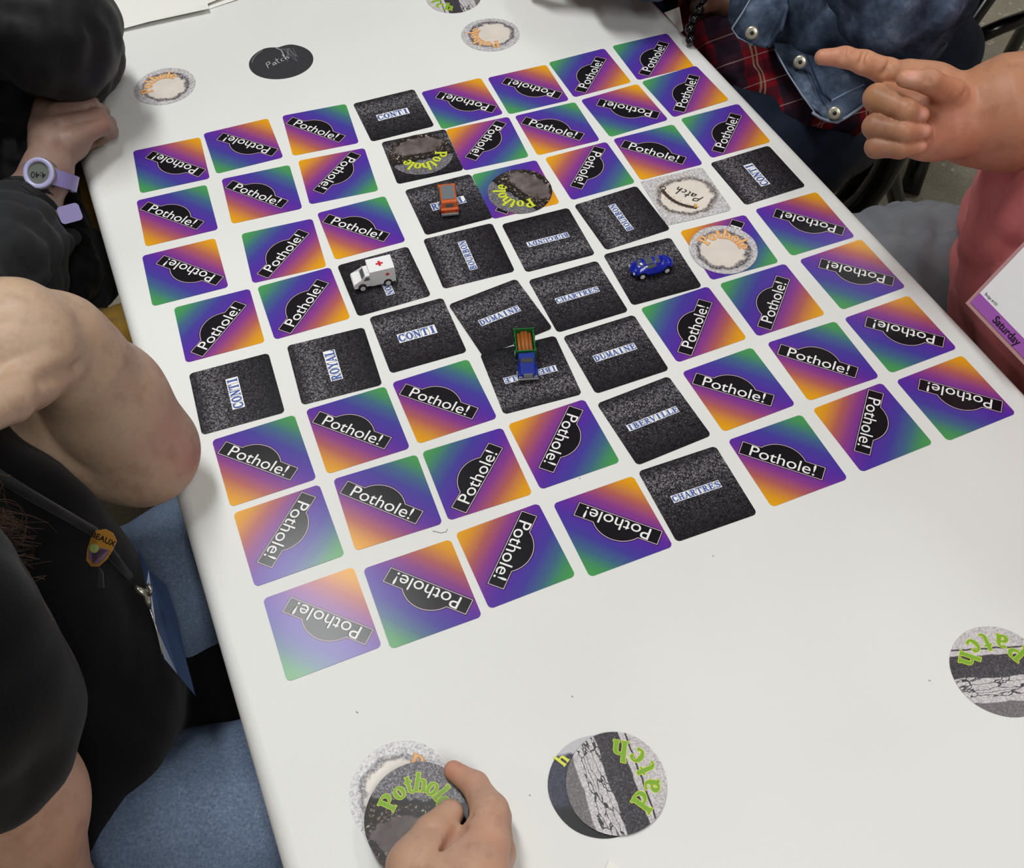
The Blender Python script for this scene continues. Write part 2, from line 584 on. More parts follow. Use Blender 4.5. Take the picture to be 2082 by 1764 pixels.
ORD = ['first', 'second', 'third', 'fourth', 'fifth', 'sixth', 'seventh', 'eighth']
SPECIAL = {
    (1, 3): 'plain black asphalt card lying under a round pothole tile, beside the orange toy car',
    (4, 5): 'black asphalt card that the small blue toy car stands on',
    (2, 3): 'black ROYAL street card that the orange toy car stands on',
    (3, 2): 'black BOURBON street card that the white toy ambulance stands on',
    (5, 3): 'black IBERVILLE street card that the toy truck with logs stands on',
    (4, 3): 'black DUMAINE street card lying skewed, one corner over the truck\'s card',
    (2, 4): 'purple Pothole! card with a dark round pothole tile lying on it',
    (4, 6): 'purple Pothole! card with a pale round pothole tile lying on it',
    (0, 3): 'black CONTI street card in the row farthest from the pinching hand',
    (3, 7): 'black CONTI street card beside the patch card, by the denim jacket',
    (4, 0): 'black CONTI street card beside the bare elbow',
    (4, 2): 'black CONTI street card next to the skewed DUMAINE card',
    (4, 1): 'black ROYAL street card with its name fully visible, nothing on it',
    (3, 3): 'black BOURBON street card next to the ambulance card, nothing on it',
    (3, 5): 'black BOURBON street card touching the stone-grey square Patch card',
    (3, 4): 'black BURGUNDY street card lying upside down between two BOURBON cards',
    (4, 4): 'black CHARTRES street card between the skewed DUMAINE and the blue car',
    (5, 4): 'black DUMAINE street card lying straight, next to the toy truck card',
    (6, 4): 'black IBERVILLE street card with its name fully visible',
    (7, 4): 'black CHARTRES street card at the edge of the layout, below IBERVILLE',
}
bump_z = {(4, 3): CT + .0001, (3, 6): CT * 0.5 + .0001, (2, 4): .0001, (1, 7): .0002}
for i, (kind, x, y, an) in enumerate(CARDS):
    r, c = divmod(i, 8)
    z = TABLE + 0.00005 + bump_z.get((r, c), 0)
    if kind == '_PATCHSQ':
        PATCH_AT = (x, y, z, an)
        continue
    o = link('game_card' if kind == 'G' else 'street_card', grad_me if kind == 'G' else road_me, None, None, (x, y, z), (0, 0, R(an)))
    if kind == 'G':
        link('banner_shadow', ban_sh, None, o)
        b = link('banner', ban_in, None, o)
        link('banner_rim', ban_rim, None, o)
        link('lettering', txt, None, b)
        link('lettering_shadow', txt_sh, None, b)
        lab = SPECIAL.get((r, c), 'rainbow Pothole! card, %s row from the pinching hand, %s card from the bare elbow side' % (ORD[7 - r], ORD[c]))
        tag(o, lab, 'card', 'Pothole! cards in the grid')
    else:
        if kind[0] != '_':
            w, tile, lets = street_meshes(kind)
            for k in range(len(kind)):
                tx = (k - (len(kind) - 1) / 2) * w
                t = link('letter_tile', tile, None, o, (tx, .012 * CARD, 0))
                link('letter', lets[k], None, t)
        tag(o, SPECIAL[(r, c)], 'card', 'street cards in the grid')

# ------------------------------------------------------------------ round tiles
RD = 0.0367


def disc_outline(r=RD, n=56, seed=0, wob=0.012):
    rn = random.Random(seed)
    ph = [rn.uniform(0, 6.28) for _ in range(4)]
    return [((r * (1 + wob * (math.sin(2 * a + ph[0]) + .5 * math.sin(3 * a + ph[1]) + .25 * math.sin(7 * a + ph[2]))) * math.cos(a)),
             (r * (1 + wob * (math.sin(2 * a + ph[0]) + .5 * math.sin(3 * a + ph[1]) + .25 * math.sin(7 * a + ph[2]))) * math.sin(a))) for a in [2 * math.pi * k / n for k in range(n)]]


def mat_dark_pothole():
    m = Mat('muddy_pothole_print', 0.4, 0.4)
    v = m.obj()
    s = m.xyz(v)
    wob = m.math('MULTIPLY', m.math('SUBTRACT', m.noise(v, 110, 3), 0.5), 0.012)
    yy = m.math('ADD', s[1], wob)
    asph = m.ramp(m.noise(v, 800, 2, .7), [(0.32, '#2f2d31'), (0.5, '#6b686d'), (0.7, '#a9a6aa')])
    vo = m.t.nodes.new('ShaderNodeTexVoronoi')
    vo.inputs['Scale'].default_value = 430
    m.t.links.new(v, vo.inputs['Vector'])
    pebc = m.ramp(m.xyz(vo.outputs['Color'])[0], [(0.0, '#1d1716'), (0.5, '#40352f'), (0.8, '#7d6b5f'), (1.0, '#d8c6b5')])
    edge = m.n('TexVoronoi', 0, {'feature': 'DISTANCE_TO_EDGE'}, Vector=v, Scale=430.0)
    grav = m.mix(m.rng(edge, 0.20, 0.08), pebc, '#120e0e')
    mud = m.ramp(m.noise(v, 70, 4), [(0.3, '#4c4140'), (0.6, '#6f6462'), (0.8, '#8b817f')])
    ex = m.math('DIVIDE', s[0], 0.029)
    ey = m.math('DIVIDE', m.math('ADD', s[1], 0.0150), 0.0142)
    rr = m.math('ADD', m.math('SQRT', m.math('ADD', m.math('MULTIPLY', ex, ex), m.math('MULTIPLY', ey, ey))), m.math('MULTIPLY', wob, 55.0))
    c = m.mix(m.rng(rr, 0.94, 1.02), mud, grav)
    c = m.mix(m.rng(yy, 0.0065, 0.0075), c, '#141113')
    c = m.mix(m.rng(yy, 0.0095, 0.011), c, asph)
    m.base(c)
    return m.m


def mat_pale_pothole():
    m = Mat('pale_pothole_print', 0.36, 0.45)
    v = m.obj()
    s = m.xyz(v)
    nz = m.math('SUBTRACT', m.noise(v, 75, 4, .6), 0.5)
    ex = m.math('DIVIDE', s[0], 0.0275)
    ey = m.math('DIVIDE', m.math('ADD', s[1], 0.0015), 0.028)
    rr = m.math('ADD', m.math('SQRT', m.math('ADD', m.math('MULTIPLY', ex, ex), m.math('MULTIPLY', ey, ey))), m.math('MULTIPLY', nz, 0.55))
    grit = m.noise(v, 520, 2, .7)
    outer = m.ramp(grit, [(0.3, '#807c80'), (0.45, '#bdb9bc'), (0.65, '#dedadb')])
    crack = m.ramp(m.noise(v, 420, 3, .8), [(0.35, '#3a3336'), (0.5, '#6d666a'), (0.62, '#bab4b6')])
    inner = m.ramp(m.noise(v, 40, 3), [(0.3, '#d9cfc6'), (0.7, '#e6dcd0')])
    c = m.mix(m.rng(rr, 0.80, 0.90), inner, crack)
    c = m.mix(m.rng(rr, 1.0, 1.08), c, outer)
    m.base(c)
    return m.m


def mat_patch():
    m = Mat('cracked_patch_print', 0.38, 0.4)
    v = m.obj()
    s = m.xyz(v)
    wob = m.math('MULTIPLY', m.math('SUBTRACT', m.noise(v, 60, 4), 0.5), 0.006)
    yy = m.math('ADD', m.math('ADD', s[1], wob), m.math('MULTIPLY', s[0], 0.1))
    pale = m.ramp(m.noise(v, 700, 2, .7), [(0.3, '#9b9698'), (0.5, '#c9c4c5'), (0.7, '#e0dcdc')])
    dark = m.ramp(m.noise(v, 800, 2, .7), [(0.35, '#262329'), (0.6, '#4a464c'), (0.75, '#8b878d')])
    mid = m.ramp(m.noise(v, 800, 2, .7), [(0.35, '#5f5a5c'), (0.6, '#7d7779'), (0.75, '#a09a9c')])
    mp = m.n('Mapping', 0, Vector=v, Scale=(52.0, 280.0, 1.0))
    wv = m.n('VectorMath', 0, i0=mp, i1=m.n('TexNoise', 1, Vector=v, Scale=180.0))
    ed = m.n('TexVoronoi', 0, {'feature': 'DISTANCE_TO_EDGE'}, Vector=wv, Scale=1.0)
    pale2 = m.mix(m.rng(ed, 0.035, 0.075), '#39343a', pale)
    c = m.mix(m.rng(yy, 0.0005, 0.0012), pale, dark) if False else m.mix(m.rng(yy, -0.0135, -0.0128), pale, dark)
    c = m.mix(m.rng(yy, 0.0045, 0.0052), c, pale2)
    c = m.mix(m.rng(yy, 0.0200, 0.0208), c, pale)
    c = m.mix(m.rng(yy, 0.0240, 0.0248), c, mid)
    ed2 = m.math('ABSOLUTE', m.math('SUBTRACT', yy, m.math('ADD', -0.0185, m.math('MULTIPLY', wob, 1.6))))
    c = m.mix(m.rng(ed2, 0.0009, 0.0004), c, '#39343a')
    m.base(c)
    return m.m


MAT_DARKP, MAT_PALEP, MAT_PATCH = mat_dark_pothole(), mat_pale_pothole(), mat_patch()
MAT_LIME = flat('lime_ink', '#7fae2e', 0.45, 0.4)
MAT_YEL = flat('yellow_rim_ink', '#e2e34a', 0.45, 0.4)
MAT_LEM = flat('lemon_ink', '#cfd83c', 0.45, 0.4)
MAT_OLIVE = flat('olive_ink', '#77801c', 0.45, 0.4)
MAT_APR = flat('apricot_ink', '#eeb877', 0.45, 0.4)
MAT_RUST = flat('rust_ink', '#b5622c', 0.45, 0.4)
DT = 0.0005
TXT_POT = arc_text('Pothole', 0.0205, 95, 0.0134, True, 0.03)
TXT_PAT = arc_text('Patch', 0.0255, -90, 0.0155, False, 0.26)


def text_me(polys, mat, z, d=0.0):
    me = strokes_to_mesh(grow(polys, d) if d else polys, z)
    me.materials.append(mat)
    return me


def round_tile(kind, x, y, z, an, label, seed, tilt=(0, 0), r=RD):
    mat = {'dark': MAT_DARKP, 'held': MAT_DARKP, 'pale': MAT_PALEP, 'patch': MAT_PATCH}[kind]
    o = link('round_tile', slab(disc_outline(r, seed=seed), 0, DT, 'round_tile'), mat, None, (x, y, z), (tilt[0], tilt[1], R(an)))
    polys, fill, rim = {'dark': (TXT_POT, MAT_LEM, MAT_OLIVE), 'held': (TXT_POT, MAT_LIME, MAT_YEL), 'pale': (TXT_POT, MAT_APR, MAT_RUST), 'patch': (TXT_PAT, MAT_LIME, MAT_YEL)}[kind]
    b = link('lettering', text_me(polys, fill, DT + .00020), None, o)
    link('lettering_rim', text_me(polys, rim, DT + .00004, 0.00042), None, o)
    return tag(o, label, 'game tile', 'round tiles')


Z0 = TABLE + 0.0001
ZC = TABLE + CT + 0.0003
round_tile('pale', -0.4143, 1.0654, Z0, 45, 'pale round Pothole tile on bare table beside the fist with the watch', 1)
round_tile('pale', -0.0200, 1.1645, Z0, 126, 'pale round Pothole tile with orange letters alone on the bare table, away from any hand', 2)
p = at(921.5, -5)
round_tile('patch', p[0], p[1], Z0, -70, 'round Patch tile on bare table beyond a pale Pothole tile', 3)
round_tile('dark', -0.0985, 0.9295, ZC, 198, 'muddy round Pothole tile with yellow letters lying on a black asphalt card', 4, r=.0358)
round_tile('dark', 0.0125, 0.8646, ZC, 135, 'muddy round Pothole tile with yellow letters lying on a purple card', 5, r=.0356)
round_tile('pale', 0.2223, 0.7694, ZC, -17, 'pale round Pothole tile with orange letters lying on a purple card', 6, r=.0355)
round_tile('patch', 0.3719, 0.3051, Z0, 188, 'cracked round Patch tile alone on bare table near the pink shirt side', 7, r=.0372)
round_tile('pale', -0.0829, 0.2194, Z0, -95, 'pale round Pothole tile under the tile held by the pinching hand', 8, r=.0374)
round_tile('patch', 0.0713, 0.2242, Z0 + 0.0013, 111, 'cracked round Patch tile lying over a dark tile beside the pinching hand', 9, tilt=(0.0, 0.0), r=.0365)
p = at(846, 1656, 0.014)
HELD = p
round_tile('held', p[0], p[1], p[2], -6, 'muddy round Pothole tile with green letters pinched between thumb and finger', 10, tilt=(R(-3), R(-9)), r=.0372)

# dark tile with an orange skull peeping out below the Patch tile
m = Mat('dark_sky_print', 0.38, 0.4)
v = m.obj()
s = m.xyz(v)
c = m.ramp(m.noise(v, 500, 3, .7), [(0.3, '#232532'), (0.6, '#3d4054'), (0.8, '#5b5f74')])
c = m.mix(m.rng(s[1], -0.012, -0.017), c, '#17161b')
c = m.mix(m.rng(m.math('ADD', s[1], m.math('MULTIPLY', m.noise(v, 90, 2), 0.006)), 0.025, 0.027), c, '#c3c2c6')
m.base(c)
o = tag(link('round_tile', slab(disc_outline(.0366, seed=12), 0, DT), m.m, None, (0.0590, 0.2225, Z0), (0, 0, 0)),
        'dark round tile with orange ornament, mostly hidden under the Patch tile', 'game tile', 'round tiles')
MAT_ORANGE = flat('skull_orange', '#c98a2b', 0.45, 0.4)
sk = [(.0075 + .0078 * math.cos(a) * (1 + .08 * math.sin(3 * a)), -.0265 + .0068 * math.sin(a)) for a in [2 * math.pi * k / 24 for k in range(24)]]
sk = [(x, y) for x, y in sk if math.hypot(x, y) < .0358]
so = link('ornament', slab(sk, DT, DT + .00004), MAT_ORANGE, o)
for dx, dy, rx, ry in ((-.003, .0005, .0016, .0012), (.0022, .0002, .0017, .0012), (-.0004, -.0028, .0007, .001)):
    link('socket', slab([(.0065 + dx + rx * math.cos(a), -.0275 + dy + ry * math.sin(a)) for a in [2 * math.pi * k / 12 for k in range(12)]], DT + .00005, DT + .00008), MAT_BLACK, so)
link('lettering', text_me([[(x - .0245, y + .0135) for x, y in [(c2[0] * .9, c2[1] * .9) for c2 in q]] for q in [[((px * math.cos(.9) - py * math.sin(.9)) * .011, (px * math.sin(.9) + py * math.cos(.9)) * .011) for px, py in pp] for pp in GLYPH['h']()[0]]], MAT_YEL, DT + .00006), None, o)

# hand-drawn black Patch tile with a notch
m = Mat('charcoal_print', 0.35, 0.5)
v = m.obj()
mp = m.n('Mapping', 0, Vector=v, Scale=(220.0, 60.0, 1.0), Rotation=(0, 0, 0.5))
m.base(m.ramp(m.noise(mp, 6, 5, .7), [(0.3, '#201f23'), (0.55, '#3a393d'), (0.75, '#605f63')]))
ol = []
for k in range(60):
    a = 2 * math.pi * k / 60
    rr = .0385 * (1 + .03 * math.sin(2 * a + 1.1))
    dd = abs((math.degrees(a) - 104 + 180) % 360 - 180)
    if dd < 26:
        rr *= 1 - .17 * (1 - dd / 26) ** 1.2
    ol.append((rr * math.cos(a), rr * math.sin(a) * .97))
o = tag(link('round_tile', slab(ol, 0, DT), m.m, None, (-0.2795, 1.1130, Z0), (0, 0, 0)), 'black hand-drawn Patch tile with a notch in its rim on bare table', 'game tile', 'round tiles')
MAT_CHALK = flat('chalk_ink', '#b9b7ba', 0.6, 0.3)
MAT_CHALK2 = flat('faint_chalk_ink', '#77757a', 0.6, 0.3)


def scribble(o, lines, w, mat, z=DT + .00006, name='handwriting', M=None):
    polys = []
    for ln in lines:
        for (xa, ya), (xb, yb) in zip(ln, ln[1:]):
            polys += _st(xa, ya, xb, yb, w)
    if M:
        polys = [[M(x, y) for x, y in p] for p in polys]
    me = strokes_to_mesh(polys, z)
    me.materials.append(mat)
    return link(name, me, None, o)


HAND = [[(0, 0), (.12, .75), (.45, .85), (.5, .55), (.1, .4)], [(.85, .45), (.62, .3), (.6, .05), (.85, .1), (.88, .42), (.95, .02)],
        [(1.2, .85), (1.15, .1), (1.3, .05)], [(1.02, .5), (1.4, .6)], [(1.8, .45), (1.58, .4), (1.5, .15), (1.75, .05)], [(2.0, .95), (1.98, .05), (2.1, .4), (2.28, .35), (2.3, .05)]]
scribble(o, HAND, .07, MAT_CHALK, M=lambda x, y: (-.014 + (x * math.cos(.62) - y * math.sin(.62)) * .0125, -.014 + (x * math.sin(.62) + y * math.cos(.62)) * .0145))
rn = random.Random(5)
scribble(o, [[(rn.uniform(-.004, .012), .028), (rn.uniform(.006, .022), rn.uniform(-.002, .012))] for _ in range(9)], .0005, MAT_CHALK2, name='scratch_marks')
scribble(o, [[(-.010, .0285), (-.003, .024), (.003, .010)]], .0011, MAT_CHALK, name='notch_line')
scribble(o, [[(.036 * math.cos(a), .035 * math.sin(a)), (.036 * math.cos(a + .1), .035 * math.sin(a + .1))] for a in [2.4 + .1 * k for k in range(8)]], .0012, MAT_CHALK2, name='rim_marks')

# square patch card
m = Mat('stone_patch_print', 0.38, 0.4)
v = m.obj()
s = m.xyz(v)
nz = m.math('SUBTRACT', m.noise(v, 60, 4, .6), 0.5)
ex = m.math('DIVIDE', m.math('SUBTRACT', s[0], 0.001), 0.0335)
ey = m.math('DIVIDE', m.math('ADD', s[1], 0.001), 0.0290)
rr = m.math('ADD', m.math('SQRT', m.math('ADD', m.math('MULTIPLY', ex, ex), m.math('MULTIPLY', ey, ey))), m.math('MULTIPLY', nz, 0.5))
vs = m.n('TexVoronoi', 0, {'feature': 'DISTANCE_TO_EDGE'}, Vector=v, Scale=150.0)
outer = m.mix(m.rng(vs, 0.02, 0.06, .25, 0), m.ramp(m.noise(v, 500, 2, .7), [(0.3, '#8f8b8d'), (0.5, '#c9c6c7'), (0.7, '#e6e3e3')]), '#8c888a')
crack = m.ramp(m.noise(v, 420, 3, .8), [(0.38, '#4a4040'), (0.5, '#7f7472'), (0.62, '#c2b8b4')])
inner = m.ramp(m.noise(v, 40, 3), [(0.3, '#ddd4ca'), (0.7, '#e8dfd3')])
c = m.mix(m.rng(rr, 0.82, 0.90), inner, crack)
m.base(m.mix(m.rng(rr, 0.98, 1.08), c, outer))
x, y, z, an = PATCH_AT
sqo = [(-.0378, -.0370), (-.006, -.0376), (.034, -.0372), (.0378, -.034), (.0372, .01), (.0366, .0365), (.030, .0382), (0, .0372), (-.0376, .0368)]
PS = o = tag(link('patch_card', slab(sqo, 0, CT), m.m, None, (x, y, z), (0, 0, R(an))), 'square stone-grey Patch card with a drawn stitched crack and handwriting', 'card')
MAT_INK = flat('ink', '#2c2422', 0.5, 0.4)
MAT_AMBER = flat('amber_ink', '#d99a3f', 0.5, 0.4)
scribble(o, HAND, .11, MAT_INK, CT + .00012, M=lambda x, y: (.0170 + (x * math.cos(2.15) - y * math.sin(2.15)) * .0138, -.0085 + (x * math.sin(2.15) + y * math.cos(2.15)) * .0125))
spine = [(-.0205 + .002 * t + .022 * t * t, .016 - .038 * t - .004 * math.sin(3.1 * t)) for t in [k / 10 for k in range(11)]]
scribble(o, [spine], .0042, flat('stitch_brown', '#453a33', 0.5, 0.4), CT + .00005, 'stitched_crack')
scribble(o, [[(a[0] - .003, a[1] - .0012), (a[0] + .003, a[1] + .0012)] for a in spine], .0006, MAT_INK, CT + .00009, 'stitch')
scribble(o, [[(a[0] + sx * .004, a[1]), (a[0] + sx * .0062, a[1] + .0012)] for a in spine[1::2] for sx in (-1, 1)], .0008, MAT_AMBER, CT + .00009, 'stitch_end')
scribble(o, [[(.0015, -.021), (.0035, -.0155)], [(.003, -.0215), (.0052, -.016)]], .0014, MAT_AMBER, CT + .0001, 'stitch_end')
scribble(o, [[(-.026, .022), (-.022, .024)], [(-.014, .032), (-.011, .033)], [(-.006, .034), (-.004, .0335)], [(.012, .031), (.014, .029)]], .0009, MAT_AMBER, CT + .00009, 'fleck')
scribble(o, [[(-.0185 + .003 * math.cos(a), .019 + .003 * math.sin(a)) for a in [2 * math.pi * k / 12 for k in range(13)]]], .0010, MAT_INK, CT + .00011, 'loop')

# ------------------------------------------------------------------ toy vehicles
MAT_TYRE = flat('toy_tyre', '#141414', 0.6, 0.3)
MAT_HUB = flat('toy_hub', '#cfcfd2', 0.35, 0.5)
MAT_GLASS = flat('toy_glass', '#55595c', 0.12, 0.6)
MAT_GREYP = flat('toy_grey', '#8f9093', 0.4, 0.5)
MAT_DARK = flat('toy_dark', '#1c1c1e', 0.5, 0.4)


def cyl_y(r, w, seg=24, name='wheel'):
    bm = bmesh.new()
    prof = [(0, -w / 2), (r * .86, -w / 2), (r, -w / 2 + r * .14), (r, w / 2 - r * .14), (r * .86, w / 2), (0, w / 2)]
    rings = []
    for rad, y in prof:
        if rad == 0:
            rings.append([bm.verts.new((0, y, 0))])
        else:
            rings.append([bm.verts.new((rad * math.cos(2 * math.pi * k / seg), y, rad * math.sin(2 * math.pi * k / seg))) for k in range(seg)])
    for a, b in zip(rings, rings[1:]):
        for k in range(seg):
            q = [a[k % len(a)], a[(k + 1) % len(a)], b[(k + 1) % len(b)], b[k % len(b)]]
            bm.faces.new(list(dict.fromkeys(q)))
    return mesh_of(bm, name)


def shell(profile, hw, name='body'):
    """side profile (x, z) swept across the width; hw(x, z) gives the half width"""
    bm = bmesh.new()
    a = [bm.verts.new((x, -hw(x, z), z)) for x, z in profile]
    b = [bm.verts.new((x, hw(x, z), z)) for x, z in profile]
    n = len(a)
    bm.faces.new(a)
    bm.faces.new(b[::-1])
    for i in range(n):
        bm.faces.new((a[i], b[i], b[(i + 1) % n], a[(i + 1) % n]))
    bmesh.ops.triangulate(bm, faces=[f for f in bm.faces if len(f.verts) > 4])
    return mesh_of(bm, name)


def plate(pts, off=0.00012, name='pane'):
    """thin quad plate through 3D points, pushed out along its normal"""
    P = [Vector(p) for p in pts]
    n = (P[1] - P[0]).cross(P[2] - P[0]).normalized()
    bm = bmesh.new()
    a = [bm.verts.new(p - n * off) for p in P]
    b = [bm.verts.new(p + n * off) for p in P]
    k = len(P)
    bm.faces.new(b)
    bm.faces.new(a[::-1])
    for i in range(k):
        bm.faces.new((a[i], a[(i + 1) % k], b[(i + 1) % k], b[i]))
    return mesh_of(bm, name)


def wheels(root, xs, hw, r, w=0.0032, hub=MAT_HUB):
    me, hm = cyl_y(r, w), cyl_y(r * .62, 0.0006, 20, 'hub')
    for x in xs:
        for s in (-1, 1):
            wh = link('wheel', me, MAT_TYRE, root, (x, s * hw, r))
            link('hub', hm, hub, wh, (0, s * (w / 2 + .0001), 0))


def cross(root, size, place, mat):
    t = size / 6
    pts = [(-t, -size / 2), (t, -size / 2), (t, -t), (size / 2, -t), (size / 2, t), (t, t), (t, size / 2), (-t, size / 2), (-t, t), (-size / 2, t), (-size / 2, -t), (-t, -t)]
    link('red_cross', plate([place(a, b) for a, b in pts]), mat, root)


# white ambulance
MAT_AMB = flat('ambulance_white', '#efeff0', 0.35, 0.5)
MAT_RED = flat('cross_red', '#c8242e', 0.4, 0.4)
amb = tag(empty('toy_ambulance', (-0.1380, 0.7302, TABLE + CT + .0002), R(-162.6)), 'white toy ambulance with red crosses on roof and sides', 'toy car', 'toy vehicles')
cabp = [(.0215, .0035), (.0218, .0075), (.0210, .0098), (.0128, .0118), (.0084, .0172), (.0030, .0176), (.0030, .0035)]
bevel(link('cab', shell(cabp, lambda x, z: .0088 - max(0, z - .0118) * .22), MAT_AMB, amb), .0006)
bm = bmesh.new()
box(bm, -.0215, .0042, -.0097, .0097, .0035, .0228)
bevel(link('box_body', mesh_of(bm), MAT_AMB, amb), .0005)
bm = bmesh.new()
box(bm, -.0222, .0205, -.0078, .0078, .0022, .0042)
link('chassis', mesh_of(bm), MAT_DARK, amb)
link('windscreen', plate([(.0123, -.0066, .0126), (.0123, .0066, .0126), (.0089, .0058, .0168), (.0089, -.0058, .0168)]), MAT_GLASS, amb)
for s in (-1, 1):
    link('side_window', plate([(.0108, s * .00875, .0120), (.0050, s * .00875, .0120), (.0050, s * .0081, .0156), (.0086, s * .0081, .0156)]), MAT_GLASS, amb)
    cross(amb, .0042, lambda a, b, s=s: (-.0135 + a, s * .0098, .0155 + b), MAT_RED)
bm = bmesh.new()
box(bm, .0050, .0066, -.0036, .0036, .0174, .0182)
bevel(link('light_bar', mesh_of(bm), MAT_AMB, amb), .0002)
cross(amb, .0072, lambda a, b: (-.0082 + a, b, .02285), MAT_RED)
wheels(amb, (.0132, -.0128), .0093, .0043)

# blue coupe
MAT_BLUE = flat('toy_blue', '#10209a', 0.2, 0.6)
car = tag(empty('toy_car', (0.1441, 0.7405, TABLE + CT + .0002), R(18.0)), 'small blue toy saloon car with white wheels', 'toy car', 'toy vehicles')
lp = [(-.0215, .0034), (-.0225, .0060), (-.0218, .0090), (-.0190, .0108), (-.0120, .0116), (.0080, .0108), (.0160, .0097), (.0208, .0078), (.0222, .0056), (.0215, .0034)]


def bhw(x, z):
    t = max(0, abs(x) - .013) / .010
    return .0095 * (1 - .16 * t * t) - max(0, z - .0075) * .25


BLUECAR = car
for s in (-1, 1):
    link('tail_light', plate([(-.0222, s * .0048, .0070), (-.0222, s * .0076, .0070), (-.0214, s * .0076, .0088), (-.0214, s * .0048, .0088)]), MAT_HUB, car)
bm = bmesh.new()
box(bm, -.020, .020, -.008, .008, .0018, .0040)
link('chassis', mesh_of(bm), MAT_DARK, car)
wheels(car, (.0135, -.0135), .0085, .0041, .0028, MAT_AMB)

# orange off-roader
MAT_ORC = flat('toy_orange', '#cf5a1c', 0.25, 0.55)
car = tag(empty('toy_car', (-0.0652, 0.8452, TABLE + CT + .0002), R(97.0)), 'orange toy off-road car with a grey roof', 'toy car', 'toy vehicles')
op = [(-.0208, .0040), (-.0212, .0105), (-.0192, .0118), (-.0178, .0178), (-.0165, .0190), (.0095, .0190), (.0135, .0128), (.0195, .0118), (.0212, .0100), (.0212, .0040)]
bevel(link('body', shell(op, lambda x, z: .0094 - max(0, z - .012) * .20), MAT_ORC, car), .0011, 3, 25)
link('roof_panel', slab([(x - .0030, y) for x, y in rrect(.0225, .0132, .0016)], .0190, .0195), flat('roof_grey', '#6f7578', 0.3, 0.5), car)
link('rear_window', plate([(-.0191, .0042, .0128), (-.0191, -.0042, .0128), (-.0181, -.0040, .0165), (-.0181, .0040, .0165)], .0002), MAT_GLASS, car)
link('windscreen', plate([(.0131, -.0066, .0135), (.0131, .0066, .0135), (.0101, .0064, .0181), (.0101, -.0064, .0181)], .0002), MAT_GLASS, car)
for s in (-1, 1):
    link('side_window', plate([(-.0150, s * .0095, .0128), (.0105, s * .0095, .0128), (.0078, s * .0084, .0176), (-.0142, s * .0084, .0176)], .0003), MAT_GLASS, car)
    link('tail_lamp', plate([(-.0213, s * .0062, .0075), (-.0213, s * .0086, .0075), (-.0213, s * .0086, .0105), (-.0213, s * .0062, .0105)], .0002), MAT_RED, car)
bm = bmesh.new()
box(bm, -.0226, -.0205, -.0092, .0092, .0035, .0062)
bevel(link('rear_bumper', mesh_of(bm), MAT_GREYP, car), .0004)
bm = bmesh.new()
box(bm, -.020, .0215, -.008, .008, .0020, .0046)
link('chassis', mesh_of(bm), MAT_DARK, car)
wheels(car, (.0132, -.0128), .0086, .0042, .0030, MAT_GREYP)

# blue and green log truck
MAT_GRN = flat('toy_green', '#1f6d34', 0.3, 0.5)
MAT_LOG = flat('toy_log', '#9a5a24', 0.45, 0.4)
MAT_TB = flat('truck_blue', '#1c2f8e', 0.25, 0.55)
tr = tag(empty('toy_truck', (0.0142, 0.6215, TABLE + CT + .0002), R(-86.0)), 'toy log truck with blue cab and green stake bed', 'toy car', 'toy vehicles')
cp = [(.0035, .0050), (.0035, .0168), (.0050, .0176), (.0098, .0172), (.0122, .0122), (.0238, .0112), (.0250, .0092), (.0250, .0050)]
bevel(link('cab', shell(cp, lambda x, z: (.0088 if x < .012 else .0062 + max(0, .0100 - z) * .75) - max(0, z - .0122) * .25), MAT_TB, tr), .0006, 2, 25)
for s in (-1, 1):
    bm = bmesh.new()
    box(bm, .0125, .0245, s * .0078 - .0018, s * .0078 + .0018, .0062, .0094)
    bevel(link('fender', mesh_of(bm), MAT_TB, tr), .0009, 3)
link('windscreen', plate([(.0120, -.0062, .0130), (.0120, .0062, .0130), (.0102, .0058, .0166), (.0102, -.0058, .0166)], .0002), MAT_GLASS, tr)
link('grille', plate([(.02515, -.0042, .0066), (.02515, .0042, .0066), (.02465, .0042, .0106), (.02465, -.0042, .0106)], .0003), MAT_GREYP, tr)
for s in (-1, 1):
    for q in (0, 1):
        link('headlamp', plate([(.0252, s * (.0058 + q * .0016), .0070), (.0252, s * (.0068 + q * .0016), .0070), (.0251, s * (.0068 + q * .0016), .0080), (.0251, s * (.0058 + q * .0016), .0080)], .0003), MAT_AMB, tr)
bm = bmesh.new()
box(bm, .0248, .0266, -.0096, .0096, .0038, .0058)
bevel(link('front_bumper', mesh_of(bm), MAT_GREYP, tr), .0004)
bm = bmesh.new()
box(bm, -.0262, .0240, -.0052, .0052, .0030, .0056)
link('chassis', mesh_of(bm), flat('truck_frame', '#6a4326', 0.5, 0.4), tr)
bed = bmesh.new()
box(bed, -.0270, .0018, -.0090, .0090, .0056, .0070)
for s in (-1, 1):
    box(bed, -.0270, .0018, s * .0087 - .0005, s * .0087 + .0005, .0070, .0160)
    for q in range(4):
        xx = -.0262 + q * .0088
        box(bed, xx - .0008, xx + .0008, s * .0095 - .0006, s * .0095 + .0006, .0060, .0176)
box(bed, .0008, .0018, -.0090, .0090, .0070, .0172)
box(bed, -.0270, -.0260, -.0090, .0090, .0070, .0172)
link('stake_bed', mesh_of(bed), MAT_GRN, tr)
for q in range(4):
    link('log', tube([(-.0252, -.0052 + q * .0035, .0108 + .002 * (q % 3 > 0)), (-.0002, -.0052 + q * .0035, .0108 + .002 * (q % 3 > 0))], .0021, 10), MAT_LOG, tr)
wheels(tr, (.0182, -.0075, -.0185), .0082, .0044, .0030, MAT_AMB)

# papers
MAT_PAPER = flat('paper', '#f1efe9', 0.7, 0.2)


